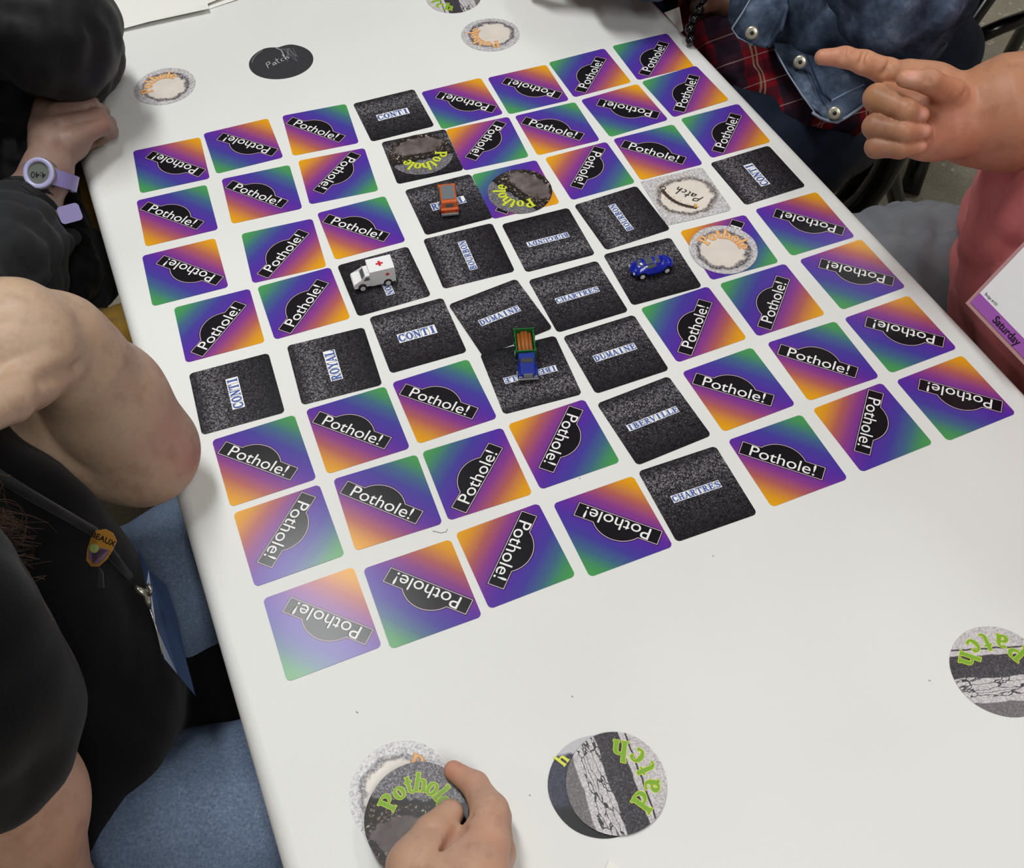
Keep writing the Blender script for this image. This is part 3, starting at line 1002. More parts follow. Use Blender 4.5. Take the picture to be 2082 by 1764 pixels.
def sheet(name, pix, label, lift=0.0, curl=0.0, cat='paper', z=0.0003, group=None):
    P = [at(x, y, 0) for x, y in pix]
    bm = bmesh.new()
    top, bot = [], []
    for k, p in enumerate(P):
        dz = z + (curl if k % 2 else lift)
        top.append(bm.verts.new((p[0], p[1], TABLE + dz + .0003)))
        bot.append(bm.verts.new((p[0], p[1], TABLE + dz)))
    n = len(P)
    bm.faces.new(top)
    bm.faces.new(bot[::-1])
    for k in range(n):
        bm.faces.new((top[k], bot[k], bot[(k + 1) % n], top[(k + 1) % n]))
    bmesh.ops.triangulate(bm, faces=[f for f in bm.faces if len(f.verts) > 4])
    o = link(name, mesh_of(bm), MAT_PAPER)
    return tag(o, label, cat, group)


sheet('paper_sheet', [(215, -120), (180, 60), (240, 68), (300, 55), (360, 33), (428, 27), (424, 14), (470, -2), (520, -60), (540, -140)], 'white paper sheet with an uneven torn edge on the bare table', .004, .006)
sheet('paper_sheet', [(424, 20), (480, 2), (540, -18), (620, -80), (520, -120), (440, -40)], 'narrow white paper sheet peeping out from under the torn one', .0005, .0012, z=.0001)
sheet('paper_slip', [(1238, 1748), (1270, 1772), (1300, 1830), (1225, 1830), (1228, 1772)], 'white paper slip with a pointed corner near the Patch tile pair', .0004, .0004)

# ------------------------------------------------------------------ smooth bodies: signed distance fields turned into one mesh
F32 = np.float32


def smin(a, b, k):
    if k <= 0:
        return np.minimum(a, b)
    h = np.maximum(k - np.abs(a - b), 0) / k
    return np.minimum(a, b) - h * h * k * 0.25


class Field:
    """distance field on a grid; prims are blended in with smooth unions"""

    def __init__(s, lo, hi, h):
        s.lo = np.array(lo, dtype=np.float64)
        s.h = h
        n = np.ceil((np.array(hi) - s.lo) / h).astype(int) + 1
        s.ax = [(s.lo[i] + h * np.arange(n[i])).astype(F32) for i in range(3)]
        s.d = np.full(tuple(n), 0.25, F32)

    def sub(s, lo, hi):
        sl = []
        for i in range(3):
            a = int(np.searchsorted(s.ax[i], lo[i])) - 1
            b = int(np.searchsorted(s.ax[i], hi[i])) + 1
            sl.append(slice(max(a, 0), max(min(b, len(s.ax[i])), 1)))
        X = s.ax[0][sl[0]][:, None, None]
        Y = s.ax[1][sl[1]][None, :, None]
        Z = s.ax[2][sl[2]][None, None, :]
        return tuple(sl), X, Y, Z

    def put(s, lo, hi, fn, k, pad, op='add'):
        sl, X, Y, Z = s.sub(np.array(lo) - pad, np.array(hi) + pad)
        v = fn(X, Y, Z).astype(F32)
        if op == 'add':
            s.d[sl] = smin(s.d[sl], v, k)
        elif op == 'cut':
            s.d[sl] = -smin(-s.d[sl], v, k)
        elif op == 'inc':
            s.d[sl] = s.d[sl] + v
        return s

    def cone(s, a, b, ra, rb, k=0.0, op='add'):
        a, b = np.array(a, float), np.array(b, float)
        r = max(ra, rb)
        ab = b - a
        l2 = max(ab @ ab, 1e-12)

        def fn(X, Y, Z):
            t = np.clip(((X - a[0]) * ab[0] + (Y - a[1]) * ab[1] + (Z - a[2]) * ab[2]) / l2, 0, 1)
            return np.sqrt((X - a[0] - t * ab[0]) ** 2 + (Y - a[1] - t * ab[1]) ** 2 + (Z - a[2] - t * ab[2]) ** 2) - (ra + (rb - ra) * t)
        return s.put(np.minimum(a, b) - r, np.maximum(a, b) + r, fn, k, k + 0.02, op)

    def chain(s, pts, rads, k=0.0, kin=0.004):
        """limb of several segments, joined inside itself, then blended with k"""
        pts = [np.array(p, float) for p in pts]
        lo = np.min(pts, axis=0) - max(rads)
        hi = np.max(pts, axis=0) + max(rads)

        def fn(X, Y, Z):
            out = None
            for a, b, ra, rb in zip(pts, pts[1:], rads, rads[1:]):
                ab = b - a
                l2 = max(ab @ ab, 1e-12)
                t = np.clip(((X - a[0]) * ab[0] + (Y - a[1]) * ab[1] + (Z - a[2]) * ab[2]) / l2, 0, 1)
                v = np.sqrt((X - a[0] - t * ab[0]) ** 2 + (Y - a[1] - t * ab[1]) ** 2 + (Z - a[2] - t * ab[2]) ** 2) - (ra + (rb - ra) * t)
                out = v if out is None else smin(out, v, kin)
            return out
        return s.put(lo, hi, fn, k, k + 0.02)

    def ell(s, c, rad, axes=None, k=0.0, op='add'):
        c = np.array(c, float)
        A = np.eye(3) if axes is None else np.array(axes, float)
        A = A / np.linalg.norm(A, axis=1)[:, None]
        R_ = max(rad)

        def fn(X, Y, Z):
            q = [((X - c[0]) * A[i, 0] + (Y - c[1]) * A[i, 1] + (Z - c[2]) * A[i, 2]) for i in range(3)]
            k0 = np.sqrt(sum((q[i] / rad[i]) ** 2 for i in range(3)))
            k1 = np.sqrt(sum((q[i] / rad[i] ** 2) ** 2 for i in range(3))) + 1e-9
            return k0 * (k0 - 1) / k1
        return s.put(c - R_, c + R_, fn, k, k + 0.02, op)

    def crease(s, a, b, sig, depth):
        a, b = np.array(a, float), np.array(b, float)
        ab = b - a
        l2 = max(ab @ ab, 1e-12)

        def fn(X, Y, Z):
            t = np.clip(((X - a[0]) * ab[0] + (Y - a[1]) * ab[1] + (Z - a[2]) * ab[2]) / l2, 0, 1)
            q = (X - a[0] - t * ab[0]) ** 2 + (Y - a[1] - t * ab[1]) ** 2 + (Z - a[2] - t * ab[2]) ** 2
            return depth * np.exp(-q / sig ** 2)
        return s.put(np.minimum(a, b), np.maximum(a, b), fn, 0, sig * 3, 'inc')

    def cut_plane(s, p, n):
        """keep what lies on the side the normal n points to"""
        p, n = np.array(p, float), np.array(n, float)
        n = n / np.linalg.norm(n)
        X, Y, Z = s.ax[0][:, None, None], s.ax[1][None, :, None], s.ax[2][None, None, :]
        s.d = np.maximum(s.d, (-((X - p[0]) * n[0] + (Y - p[1]) * n[1] + (Z - p[2]) * n[2])).astype(F32))
        return s

    def wrinkle(s, amp, wl, seed=0, stretch=(1, 1, 1), n=5):
        rn = np.random.RandomState(seed)
        X, Y, Z = s.ax[0][:, None, None], s.ax[1][None, :, None], s.ax[2][None, None, :]
        out = np.zeros_like(s.d)
        for _ in range(n):
            kv = rn.normal(size=3) * np.array(stretch)
            kv = kv / np.linalg.norm(kv) * 2 * np.pi / (wl * rn.uniform(.6, 1.5))
            kw = rn.normal(size=3)
            kw = kw / np.linalg.norm(kw) * 2 * np.pi / (wl * 2.2)
            ph = kv[0] * X + kv[1] * Y + kv[2] * Z + rn.uniform(0, 6) + 1.3 * np.sin(kw[0] * X + kw[1] * Y + kw[2] * Z + rn.uniform(0, 6))
            out += (1 - np.abs(np.sin(ph * 0.5)) * 2).astype(F32)
        s.d = s.d + (amp / n * 1.6 * out).astype(F32)
        return s

    def mesh(s, name='body'):
        d = s.d
        d[0], d[-1], d[:, 0], d[:, -1], d[:, :, 0], d[:, :, -1] = [np.maximum(q, 1e-4) for q in (d[0], d[-1], d[:, 0], d[:, -1], d[:, :, 0], d[:, :, -1])]
        neg = d < 0
        cnt = np.zeros(tuple(np.array(d.shape) - 1), np.int8)
        corners = [(i, j, k) for i in (0, 1) for j in (0, 1) for k in (0, 1)]
        nx, ny, nz = d.shape
        for i, j, k in corners:
            cnt += neg[i:nx - 1 + i, j:ny - 1 + j, k:nz - 1 + k]
        act = np.argwhere((cnt > 0) & (cnt < 8))
        vid = np.full(cnt.shape, -1, np.int32)
        vid[act[:, 0], act[:, 1], act[:, 2]] = np.arange(len(act))
        cv = np.stack([d[act[:, 0] + i, act[:, 1] + j, act[:, 2] + k] for i, j, k in corners], 1)
        pos = np.zeros((len(act), 3))
        num = np.zeros(len(act))
        C = np.array(corners)
        for a in range(8):
            for b in range(a + 1, 8):
                if np.abs(C[a] - C[b]).sum() != 1:
                    continue
                x = (cv[:, a] < 0) != (cv[:, b] < 0)
                t = cv[x, a] / (cv[x, a] - cv[x, b])
                pos[x] += C[a] + t[:, None] * (C[b] - C[a])
                num[x] += 1
        P = s.lo + (act + pos / num[:, None]) * s.h
        quads = []
        for axis in range(3):
            o = [q for q in range(3) if q != axis]
            sl0 = [slice(None)] * 3
            sl1 = [slice(None)] * 3
            sl0[axis], sl1[axis] = slice(0, -1), slice(1, None)
            for q in o:
                sl0[q] = slice(1, -1)
                sl1[q] = slice(1, -1)
            a, b = neg[tuple(sl0)], neg[tuple(sl1)]
            e = np.argwhere(a != b)
            flip = a[e[:, 0], e[:, 1], e[:, 2]]
            base = e.copy()
            for q in o:
                base[:, q] += 1
            vs = []
            for du, dv in ((-1, -1), (0, -1), (0, 0), (-1, 0)):
                c = base.copy()
                c[:, o[0]] += du
                c[:, o[1]] += dv
                vs.append(vid[c[:, 0], c[:, 1], c[:, 2]])
            f = np.stack(vs, 1)
            if axis == 1:
                flip = ~flip
            f[~flip] = f[~flip][:, ::-1]
            quads.append(f)
        Q = np.concatenate(quads)
        Q = Q[(Q >= 0).all(1)]
        me = bpy.data.meshes.new(name)
        me.vertices.add(len(P))
        me.vertices.foreach_set('co', P.astype(F32).ravel())
        me.loops.add(len(Q) * 4)
        me.loops.foreach_set('vertex_index', Q.astype(np.int32).ravel())
        me.polygons.add(len(Q))
        me.polygons.foreach_set('loop_start', np.arange(0, len(Q) * 4, 4, dtype=np.int32))
        me.update(calc_edges=True)
        me.polygons.foreach_set('use_smooth', np.ones(len(Q), bool))
        me.validate()
        return me, P


def hands_min(f, fingers, k):
    """each finger melts into the palm but not into its neighbours"""
    base = f.d.copy()
    out = f.d.copy()
    for pts, rads in fingers:
        f.d = base.copy()
        f.chain(pts, rads, k)
        np.minimum(out, f.d, out=out)
    f.d = out
    return f


def tint(me, P, base, spots):
    """skin colour per vertex: spots are (centre, radius, colour, strength)"""
    col = np.tile(np.array(lin(base)[:3]), (len(P), 1))
    for c, r, cl, st in spots:
        w = (np.exp(-((P - np.array(c)) ** 2).sum(1) / r ** 2) * st)[:, None]
        col = col * (1 - w) + np.array(lin(cl)[:3]) * w
    a = me.color_attributes.new('tone', 'FLOAT_COLOR', 'POINT')
    a.data.foreach_set('color', np.concatenate([col, np.ones((len(P), 1))], 1).astype(F32).ravel())


def skin_mat(name, rough=0.48):
    m = Mat(name, rough, 0.4)
    a = m.n('Attribute', 0, {'attribute_name': 'tone'})
    v = m.obj()
    n1 = m.ramp(m.noise(v, 55, 4, .6), [(0.3, '#d9c6c0'), (0.5, '#ffffff'), (0.72, '#ffece0')])
    c = m.mix(0.55, a, m.mix(1.0, a, n1, 'MULTIPLY'))
    m.base(c)
    m.b.inputs['Subsurface Weight'].default_value = 0.12
    m.b.inputs['Subsurface Radius'].default_value = (0.012, 0.005, 0.003)
    m.b.inputs['Subsurface Scale'].default_value = 0.4
    h = m.math('ADD', m.noise(v, 900, 2), m.math('MULTIPLY', m.noise(v, 260, 3), 1.2))
    m.bump(h, 0.16, 0.0006)
    return m.m


def cloth_mat(name, a, b, scale=900, rough=0.85, bump=0.25, spec=0.15):
    m = Mat(name, rough, spec)
    v = m.obj()
    m.base(m.ramp(m.noise(v, 30, 4), [(0.3, a), (0.7, b)]))
    m.bump(m.noise(v, scale, 2), bump, 0.0008)
    m.b.inputs['Sheen Weight'].default_value = 0.06
    return m.m


def wah(w, a, h):
    """table axes: w across from the lens side, a along, h above the table top"""
    return np.array([WX.x * w + AX.x * a, WX.y * w + AX.y * a, TABLE + h])


WV, AV, UP = np.array(WX), np.array(AX), np.array([0, 0, 1.0])


def head(f, c, fwd, s=1.0):
    """a head with a face: centre c, looking along fwd"""
    fwd = np.array(fwd, float) / np.linalg.norm(fwd)
    side = np.cross(UP, fwd)
    side /= np.linalg.norm(side)
    up = np.cross(fwd, side)
    A = [fwd, side, up]
    q = lambda x, y, z: np.array(c) + (fwd * x + side * y + up * z) * s
    f.ell(q(-.01, 0, .03), (.095 * s, .075 * s, .10 * s), A, .02)
    f.ell(q(.025, 0, -.055), (.06 * s, .052 * s, .06 * s), A, .03)
    f.cone(q(.088, 0, .01), q(.105, 0, -.022), .008 * s, .012 * s, .012)
    for y in (-1, 1):
        f.ell(q(.078, y * .031, .012), (.013 * s, .015 * s, .011 * s), A, .006, 'cut')
        f.ell(q(.071, y * .031, .012), (.012 * s, .013 * s, .011 * s), A, .002)
        f.ell(q(-.005, y * .078, .0), (.02 * s, .009 * s, .032 * s), A, .008)
    f.cone(q(.082, -.02, -.058), q(.082, .02, -.058), .007 * s, .007 * s, .006)
    f.crease(q(.09, -.022, -.058), q(.09, .022, -.058), .004 * s, .004)
    return q


def shell_hair(name, q, mat, parent, lo, hi, long=()):
    f = Field(lo, hi, .006)
    f.ell(q(-.02, 0, .045), (.105, .085, .10), None, .01)
    for a, b, ra, rb in long:
        f.cone(a, b, ra, rb, .03)
    f.ell(q(.11, 0, -.035), (.075, .07, .085), None, .02, 'cut')
    f.wrinkle(.006, .03, 4)
    me, P = f.mesh(name)
    return linkw(name, me, mat, parent)


def linkw(name, me, mat, parent):
    """a part whose mesh is already in world coordinates"""
    o = link(name, me, mat, parent)
    o.matrix_parent_inverse = Matrix.Translation(-parent.location)
    return o


def simple_hand(f, wr, tip_dir, back, right=True, s=1.0):
    """relaxed, slightly curled hand grown from a wrist point"""
    wr = np.array(wr, float)
    u = np.array(tip_dir, float) / np.linalg.norm(tip_dir)
    b = np.array(back, float)
    b = b - u * (b @ u)
    b /= np.linalg.norm(b)
    v = np.cross(u, b) * (1 if right else -1)          # towards the little finger
    q = lambda x, y, z: wr + (u * x + v * y + b * z) * s
    f.ell(q(.048, 0, 0), (.052 * s, .041 * s, .016 * s), [u, v, b], .02)
    fs = []
    for y, l in ((-.030, .92), (-.010, 1.0), (.011, .95), (.030, .76)):
        fs.append(([q(.085, y, .0), q(.085 + .042 * l, y * 1.1, -.006), q(.085 + .064 * l, y * 1.1, -.024), q(.085 + .068 * l, y * 1.08, -.042)],
                   [.0105 * s, .0095 * s, .0085 * s, .007 * s]))
    fs.append(([q(.025, -.028, -.004), q(.058, -.056, -.014), q(.085, -.060, -.026)], [.015 * s, .0115 * s, .009 * s]))
    hands_min(f, fs, .007)


def one_mesh(parts, name='body'):
    """put skin pieces that meet under the clothes into one mesh"""
    bm = bmesh.new()
    for me in parts:
        bm.from_mesh(me)
    out = bpy.data.meshes.new(name)
    bm.to_mesh(out)
    bm.free()
    return out

# ------------------------------------------------------------------ smooth body of the blue toy car
f = Field((-.026, -.013, .0), (.026, .013, .019), .00045)
f.ell((0, 0, .0066), (.0238, .0112, .0056), None, 0)
f.cone((-.0165, 0, .0072), (.0165, 0, .0064), .0046, .0040, .004)
for sy in (-1, 1):
    f.cone((-.015, sy * .0046, .0068), (.0155, sy * .0044, .0062), .0047, .0041, .004)
f.ell((-.004, 0, .0098), (.0150, .0084, .0064), None, .0025)
X, Y, Z = f.ax[0][:, None, None], f.ax[1][None, :, None], f.ax[2][None, None, :]
f.d = np.maximum(f.d, .0032 - Z).astype(F32)
for x in (.0135, -.0135):
    for sy in (-1, 1):
        f.cone((x, sy * .0075, .0041), (x, sy * .014, .0041), .0049, .0049, .0005, 'cut')
me, P = f.mesh('body')
link('body', me, MAT_BLUE, BLUECAR)


def cabin_window(name, fa, fb, side=0, n=8):
    """pane that follows the curved cabin; fa, fb give corner ranges"""
    bm = bmesh.new()
    g = []
    for i in range(n + 1):
        row = []
        for j in range(n + 1):
            u, w_ = i / n, j / n
            if side:
                z = .0108 + (.0148 - .0108) * w_
                x = (fa[0] + (fb[0] - fa[0]) * w_) * (1 - u) + (fa[1] + (fb[1] - fa[1]) * w_) * u
                y = side * (.0084 * math.sqrt(max(0, 1 - ((x + .004) / .015) ** 2 - ((z - .0098) / .0064) ** 2)) + .0005)
            else:
                x = fa[0] + (fa[1] - fa[0]) * u
                y = (fb[0] + (fb[1] - fb[0]) * u) * (2 * w_ - 1)
                z = .0098 + .0064 * math.sqrt(max(0, 1 - ((x + .004) / .015) ** 2 - (y / .0084) ** 2)) + .0004
            row.append(bm.verts.new((x, y, z)))
        g.append(row)
    for i in range(n):
        for j in range(n):
            bm.faces.new((g[i][j], g[i + 1][j], g[i + 1][j + 1], g[i][j + 1]))
    link(name, mesh_of(bm, name, True), MAT_GLASS, BLUECAR)


cabin_window('rear_window', (-.0162, -.0120), (.0036, .0050))
cabin_window('sunroof', (-.0085, -.0005), (.0048, .0050))
cabin_window('windscreen', (.0025, .0078), (.0052, .0040))
for sy in (-1, 1):
    cabin_window('side_window', (-.0125, .0045), (-.0085, .0005), sy)

# ------------------------------------------------------------------ the person in the pink shirt: pointing hand
SK_P, SK_W, SK_N, SK_B = skin_mat('skin_tan'), skin_mat('skin_fair'), skin_mat('skin_pale'), skin_mat('skin_rosy')
HZ = 0.90
HS = HZ / FPX


def D(px, py, dz=0.0):
    return atd(px, py, HZ + dz)


def px_chain(spec, fn, sc):
    return [fn(*q[:3]) for q in spec], [q[3] * sc for q in spec]


pink = empty('person', wah(.90, .45, -TABLE))
tag(pink, 'person in a salmon pink T-shirt and grey trousers pointing with the index finger', 'person')
p_el = D(2330, 215, .02)
p_sh = wah(.96, .55, .36)
lo = np.min([D(1640, 60, .05), D(1640, 360, -.05), D(1640, 60, -.05), D(1640, 360, .05), p_el - .06, p_sh - .07], axis=0)
hi = np.max([D(2340, 60, .06), D(2340, 400, -.05), D(2340, 60, -.05), p_el + .06, p_sh + .07], axis=0)
f = Field(lo, hi, .0015)
f.ell(D(1888, 214, .014), (100 * HS, 88 * HS, 50 * HS), [CR, CU, CF], .01)
f.cone(D(1900, 172, .006), D(1845, 152, .006), 36 * HS, 30 * HS, .012)
f.ell(D(1940, 248, -.004), (58 * HS, 70 * HS, 44 * HS), [CR * .8 + CU * .5, CU * .8 - CR * .5, CF], .012)
f.ell(D(1893, 291, .006), (66 * HS, 37 * HS, 38 * HS), [CR, CU, CF], .012)
f.chain(*px_chain([(1930, 230, .012, 62), (1968, 248, .016, 74), (2000, 240, .014, 90), (2046, 231, .008, 112), (2140, 222, .004, 116), (2330, 215, .02, 100)], D, HS), k=.008, kin=.012)
f.cone(p_el, p_sh, .048, .06, .02)
hands_min(f, [
    px_chain([(1862, 172, .012, 30), (1806, 147, .002, 27), (1757, 127, -.002, 23), (1717, 116, .000, 20), (1672, 116, .003, 16)], D, HS),
    px_chain([(1835, 195, .016, 30), (1784, 199, -.008, 27), (1842, 224, -.025, 23), (1872, 233, -.022, 17)], D, HS),
    px_chain([(1835, 243, .016, 28), (1779, 257, -.006, 24), (1838, 268, -.021, 21), (1879, 267, -.017, 16)], D, HS),
    px_chain([(1835, 288, .012, 26), (1782, 298, -.002, 22), (1830, 302, -.014, 19), (1871, 298, -.012, 14.5)], D, HS),
    px_chain([(1952, 228, .002, 40), (1934, 191, -.018, 29), (1890, 166, -.034, 23), (1839, 160, -.036, 17)], D, HS),
], .006)
for a, b, dz in (((1719, 95), (1709, 137), -.008), ((1760, 106), (1747, 149), -.0095), ((1754, 108), (1742, 146), -.009), ((1812, 119), (1786, 166), -.008), ((1932, 235), (1968, 180), -.03), ((1900, 262), (1925, 268), -.008)):
    f.crease(D(a[0], a[1], dz), D(b[0], b[1], dz), .0021, .0026)
for px, py, dz in ((1880, 158, -.036), (1887, 160, -.036)):
    f.crease(D(px, py - 8, dz - .008), D(px + 4, py + 8, dz - .008), .0018, .0014)
me, P = f.mesh('body')
tint(me, P, '#b98666', [(D(1905, 262, -.01), .030, '#c07c66', .8), (D(1690, 116, -.01), .016, '#cf8a72', .8), (D(1750, 127, -.01), .02, '#cc9070', .7), (D(1840, 200, .0), .012, '#d79c80', .8),
                        (D(1787, 195, -.02), .012, '#94693f', .6), (D(1786, 255, -.02), .02, '#8d6449', .6), (D(1790, 300, -.014), .02, '#8a604a', .6), (D(1960, 300, .0), .03, '#ad6350', .6), (D(1920, 200, -.03), .02, '#b87458', .5),
                        (D(1877, 233, -.030), .0046, '#e0a99b', .95), (D(1884, 268, -.024), .0040, '#d8a394', .9), (D(1876, 297, -.018), .0036, '#d09a8a', .9), (D(1855, 154, -.044), .0064, '#dda596', .95), (D(2080, 320, 0), .06, '#a5604c', .6)])
PINK_SKIN = [me]

# ------------------------------------------------------------------ the hand that pinches a round tile
holder = empty('person', at(900, 1764, -TABLE))
tag(holder, 'person\'s bare hand pinching a round tile between thumb and index finger', 'person')
HK = 1 / 2950.0
f = Field(at(760, 1540, .0) - np.array([.05, .44, .003]), at(1080, 1540, .0) + np.array([.06, .05, .20]), .0017)
f.ell(at(958, 1800, .05), (62 * HK, 62 * HK, 50 * HK), None, .01)
f.chain(*px_chain([(955, 1800, .052, 62), (925, 1990, .075, 82), (890, 2250, .10, 98)], at, HK), k=.02, kin=.02)
f.chain([at(890, 2250, .10), np.array([-.035, -.04, TABLE + .115]), np.array([.0, -.17, TABLE + .14])], [98 * HK, .041, .044], .02, .02)
f.chain(*px_chain([(905, 1830, .050, 56), (862, 1760, .044, 58)], at, HK), k=.02)
f.chain(*px_chain([(958, 1800, .050, 52), (948, 1745, .046, 42), (946, 1704, .041, 27)], at, HK), k=.01)
hands_min(f, [
    px_chain([(968, 1790, .050, 54), (992, 1712, .044, 42), (996, 1650, .038, 37), (966, 1596, .026, 27), (922, 1566, .0205, 21)], at, HK),
    px_chain([(990, 1800, .045, 46), (1012, 1735, .026, 34), (1010, 1660, .018, 28), (975, 1640, .010, 22)], at, HK),
    px_chain([(985, 1830, .040, 42), (1008, 1775, .018, 30), (1000, 1710, .012, 25), (960, 1720, .009, 21)], at, HK),
    px_chain([(970, 1860, .036, 38), (1000, 1820, .014, 26), (985, 1760, .011, 22), (950, 1770, .009, 19)], at, HK),
    px_chain([(880, 1850, .046, 56), (838, 1762, .044, 47), (878, 1696, .038, 37), (914, 1654, .031, 29)], at, HK),
], .009)
f.crease(at(902, 1738, .060), at(936, 1690, .050), .0045, .006)
f.crease(at(902, 1738, .054), at(936, 1690, .044), .0045, .006)
f.crease(at(938, 1662, .046), at(962, 1660, .046), .002, .0016)
f.crease(at(934, 1688, .045), at(950, 1688, .048), .0018, .0012)
f.crease(at(955, 1618, .036), at(985, 1607, .036), .0022, .0012)
f.crease(at(876, 1684, .052), at(884, 1680, .052), .0016, .0012)
me, P = f.mesh('body')
tint(me, P, '#c39c84', [(at(925, 1566, .02), .012, '#cf8d7c', .9), (at(968, 1600, .03), .010, '#c99280', .5), (at(905, 1645, .03), .011, '#c4a08a', .5), (at(995, 1690, .05), .014, '#d0a089', .6), (at(940, 1730, .05), .012, '#d3a28f', .6), (at(1000, 1750, .05), .02, '#c08f7c', .5)])
linkw('body', me, SK_W, holder)
f = Field((-.13, -.34, TABLE + .02), (.10, -.06, TABLE + .28), .004)
f.chain([np.array([-.018, -.10, TABLE + .125]), np.array([.0, -.18, TABLE + .14]), np.array([.01, -.26, TABLE + .17])], [.052, .058, .064], 0, .02)
f.wrinkle(.004, .05, 77)
me, P = f.mesh('sleeve')
linkw('sleeve', me, cloth_mat('charcoal_knit', '#1c1d20', '#26272b'), holder)

# ------------------------------------------------------------------ pink shirt, grey trousers, badge
m = Mat('pink_cotton', 0.85, 0.12)
v = m.obj()
m.base(m.ramp(m.noise(v, 40, 3), [(0.3, '#cf6f70'), (0.7, '#d97c7c')]))
m.bump(m.math('ADD', m.noise(v, 900, 2), m.math('MULTIPLY', m.noise(v, 60, 3), 2.0)), 0.3, 0.0015)
m.b.inputs['Sheen Weight'].default_value = 0.08
MAT_PINK = m.m
MAT_GREYT = cloth_mat('grey_twill', '#6d6f74', '#7b7d82')
f = Field(wah(.86, .45, 0) - np.array([.30, .34, .30]), wah(.86, .45, 0) + np.array([.36, .36, .52]), .006)
AXP = [WV, AV, UP]
f.ell(wah(.866, .392, -.02), (.152, .215, .20), AXP, .0)
f.ell(wah(.848, .395, .16), (.150, .195, .22), AXP, .08)
f.ell(wah(.91, .375, .34), (.11, .18, .11), AXP, .06)
f.cone(wah(.95, .53, .36), p_sh * .45 + p_el * .55, .075, .066, .03)
f.cone(wah(.90, .20, .36), wah(.84, .16, .16), .075, .07, .03)
f.cone(wah(.90, .38, .40), wah(.89, .38, .47), .075, .065, .03)
f.wrinkle(.008, .075, 3, (1, 1, .5))
f.crease(at(1950, 470, -.04), at(1925, 560, -.02), .012, .010)
f.crease(at(1985, 545, .05), at(2020, 610, .06), .010, -.010)
f.crease(at(1965, 520, .03), at(2005, 610, .05), .010, .010)
me, P = f.mesh('shirt')
linkw('shirt', me, MAT_PINK, pink)
f = Field(wah(.80, .45, -.20) - np.array([.45, .50, .55]), wah(.80, .45, -.14) + np.array([.42, .45, .12]), .007)
for a0, a1 in ((.545, .665), (.33, .30)):
    f.chain([wah(1.02, a0 * .5 + .22, -.16), wah(.78, (a0 + a1) / 2, -.152), wah(.53, a1, -.150), wah(.53, a1, -.62)], [.10, .088, .072, .05], .03, .03)
f.wrinkle(.009, .055, 8)
me, P = f.mesh('trousers')
linkw('trousers', me, MAT_GREYT, pink)
MAT_SHOE = flat('dark_shoe', '#1b1b1d', 0.5, 0.4)


def shoes(parent, spots):
    for w, a, hd in spots:
        f = Field(wah(w, a, -TABLE) - np.array([.2, .2, .0]), wah(w, a, -TABLE) + np.array([.2, .2, .13]), .007)
        d = np.array(hd, float)
        f.chain([wah(w, a, -TABLE + .05), wah(w, a, -TABLE + .045) + d * .10, wah(w, a, -TABLE + .038) + d * .19], [.045, .043, .036], .01, .02)
        f.cut_plane((0, 0, .002), (0, 0, 1))
        me, P = f.mesh('shoe')
        linkw('shoe', me, MAT_SHOE, parent)


shoes(pink, [(.55, .665, -WV), (.55, .30, -WV)])
f = Field(wah(.86, .43, .36) - .17, wah(.84, .43, .66) + .19, .006)
qp = head(f, wah(.83, .44, .62), -WV + AV * .2 - UP * .3)
f.cone(wah(.89, .43, .40), wah(.85, .43, .56), .06, .055, .03)
me, P = f.mesh('head')
tint(me, P, '#b98666', [])
PINK_SKIN.append(me)
f = Field(wah(.78, .16, .0) - .24, wah(.82, .16, .1) + .20, .003)
f.chain([wah(.85, .16, .20), wah(.86, .10, .0), wah(.80, .20, -.035)], [.05, .045, .028], 0, .02)
simple_hand(f, wah(.80, .20, -.035), -WV * .15 + AV * .9 - UP * .1, UP, True)
me, P = f.mesh('arm')
tint(me, P, '#b98666', [])
PINK_SKIN.append(me)
linkw('body', one_mesh(PINK_SKIN), SK_P, pink)
MAT_HAIRD, MAT_HAIRB = cloth_mat('dark_hair', '#1d1512', '#33231b', 300, .6, .5, .3), cloth_mat('brown_hair', '#3f2413', '#7a4a22', 300, .5, .5, .35)
shell_hair('hair', qp, MAT_HAIRD, pink, wah(.83, .44, .50) - .18, wah(.83, .44, .78) + .18)

# badge on the pink shirt
BL, BR_, TL_ = at(1974, 615, .040), at(2120, 768, .045), at(2112, 454, .115)
ex = (BR_ - BL)
ey = (TL_ - BL)
bw, bh = np.linalg.norm(ex), np.linalg.norm(ey)
ex /= bw
ez = np.cross(ex, ey)
ez /= np.linalg.norm(ez)
ey = np.cross(ez, ex)
badge = empty('name_badge', BL)
badge.rotation_mode = 'QUATERNION'
badge.rotation_quaternion = Matrix(np.stack([ex, ey, ez], 1).tolist()).to_quaternion()
tag(badge, 'white name badge with a purple Saturday band hanging on the pink shirt', 'badge')
BW, BH = .102, .135
link('holder', slab([(-.004, -.004), (BW + .004, -.004), (BW + .004, BH + .004), (-.004, BH + .004)], -.0012, -.0002), flat('clear_vinyl', '#b98f90', 0.15, 0.5), badge)
link('card', slab([(0, 0), (BW, 0), (BW, BH), (0, BH)], 0, .0004), flat('badge_white', '#eceaec', 0.35, 0.4), badge)
band = link('band', slab([(0, 0), (BW, 0), (BW, .0118), (0, .0118)], .0005, .0008), flat('badge_purple', '#a35cb0', 0.35, 0.4), badge)
t = sans_mesh('Saturday', .0100, bold=.00025)
link('lettering', t, flat('badge_ink', '#2a1430', 0.5, 0.3), band, (.0290, .0026, .0010))
t = sans_mesh('Badge #103', .0036)
link('small_print', t, MAT_BLACK, badge, (.0045, .0140, .0006))
leaf = [(.05, .045), (.056, .050), (.060, .047), (.064, .056), (.072, .055), (.066, .062), (.070, .070), (.060, .066), (.052, .060)]
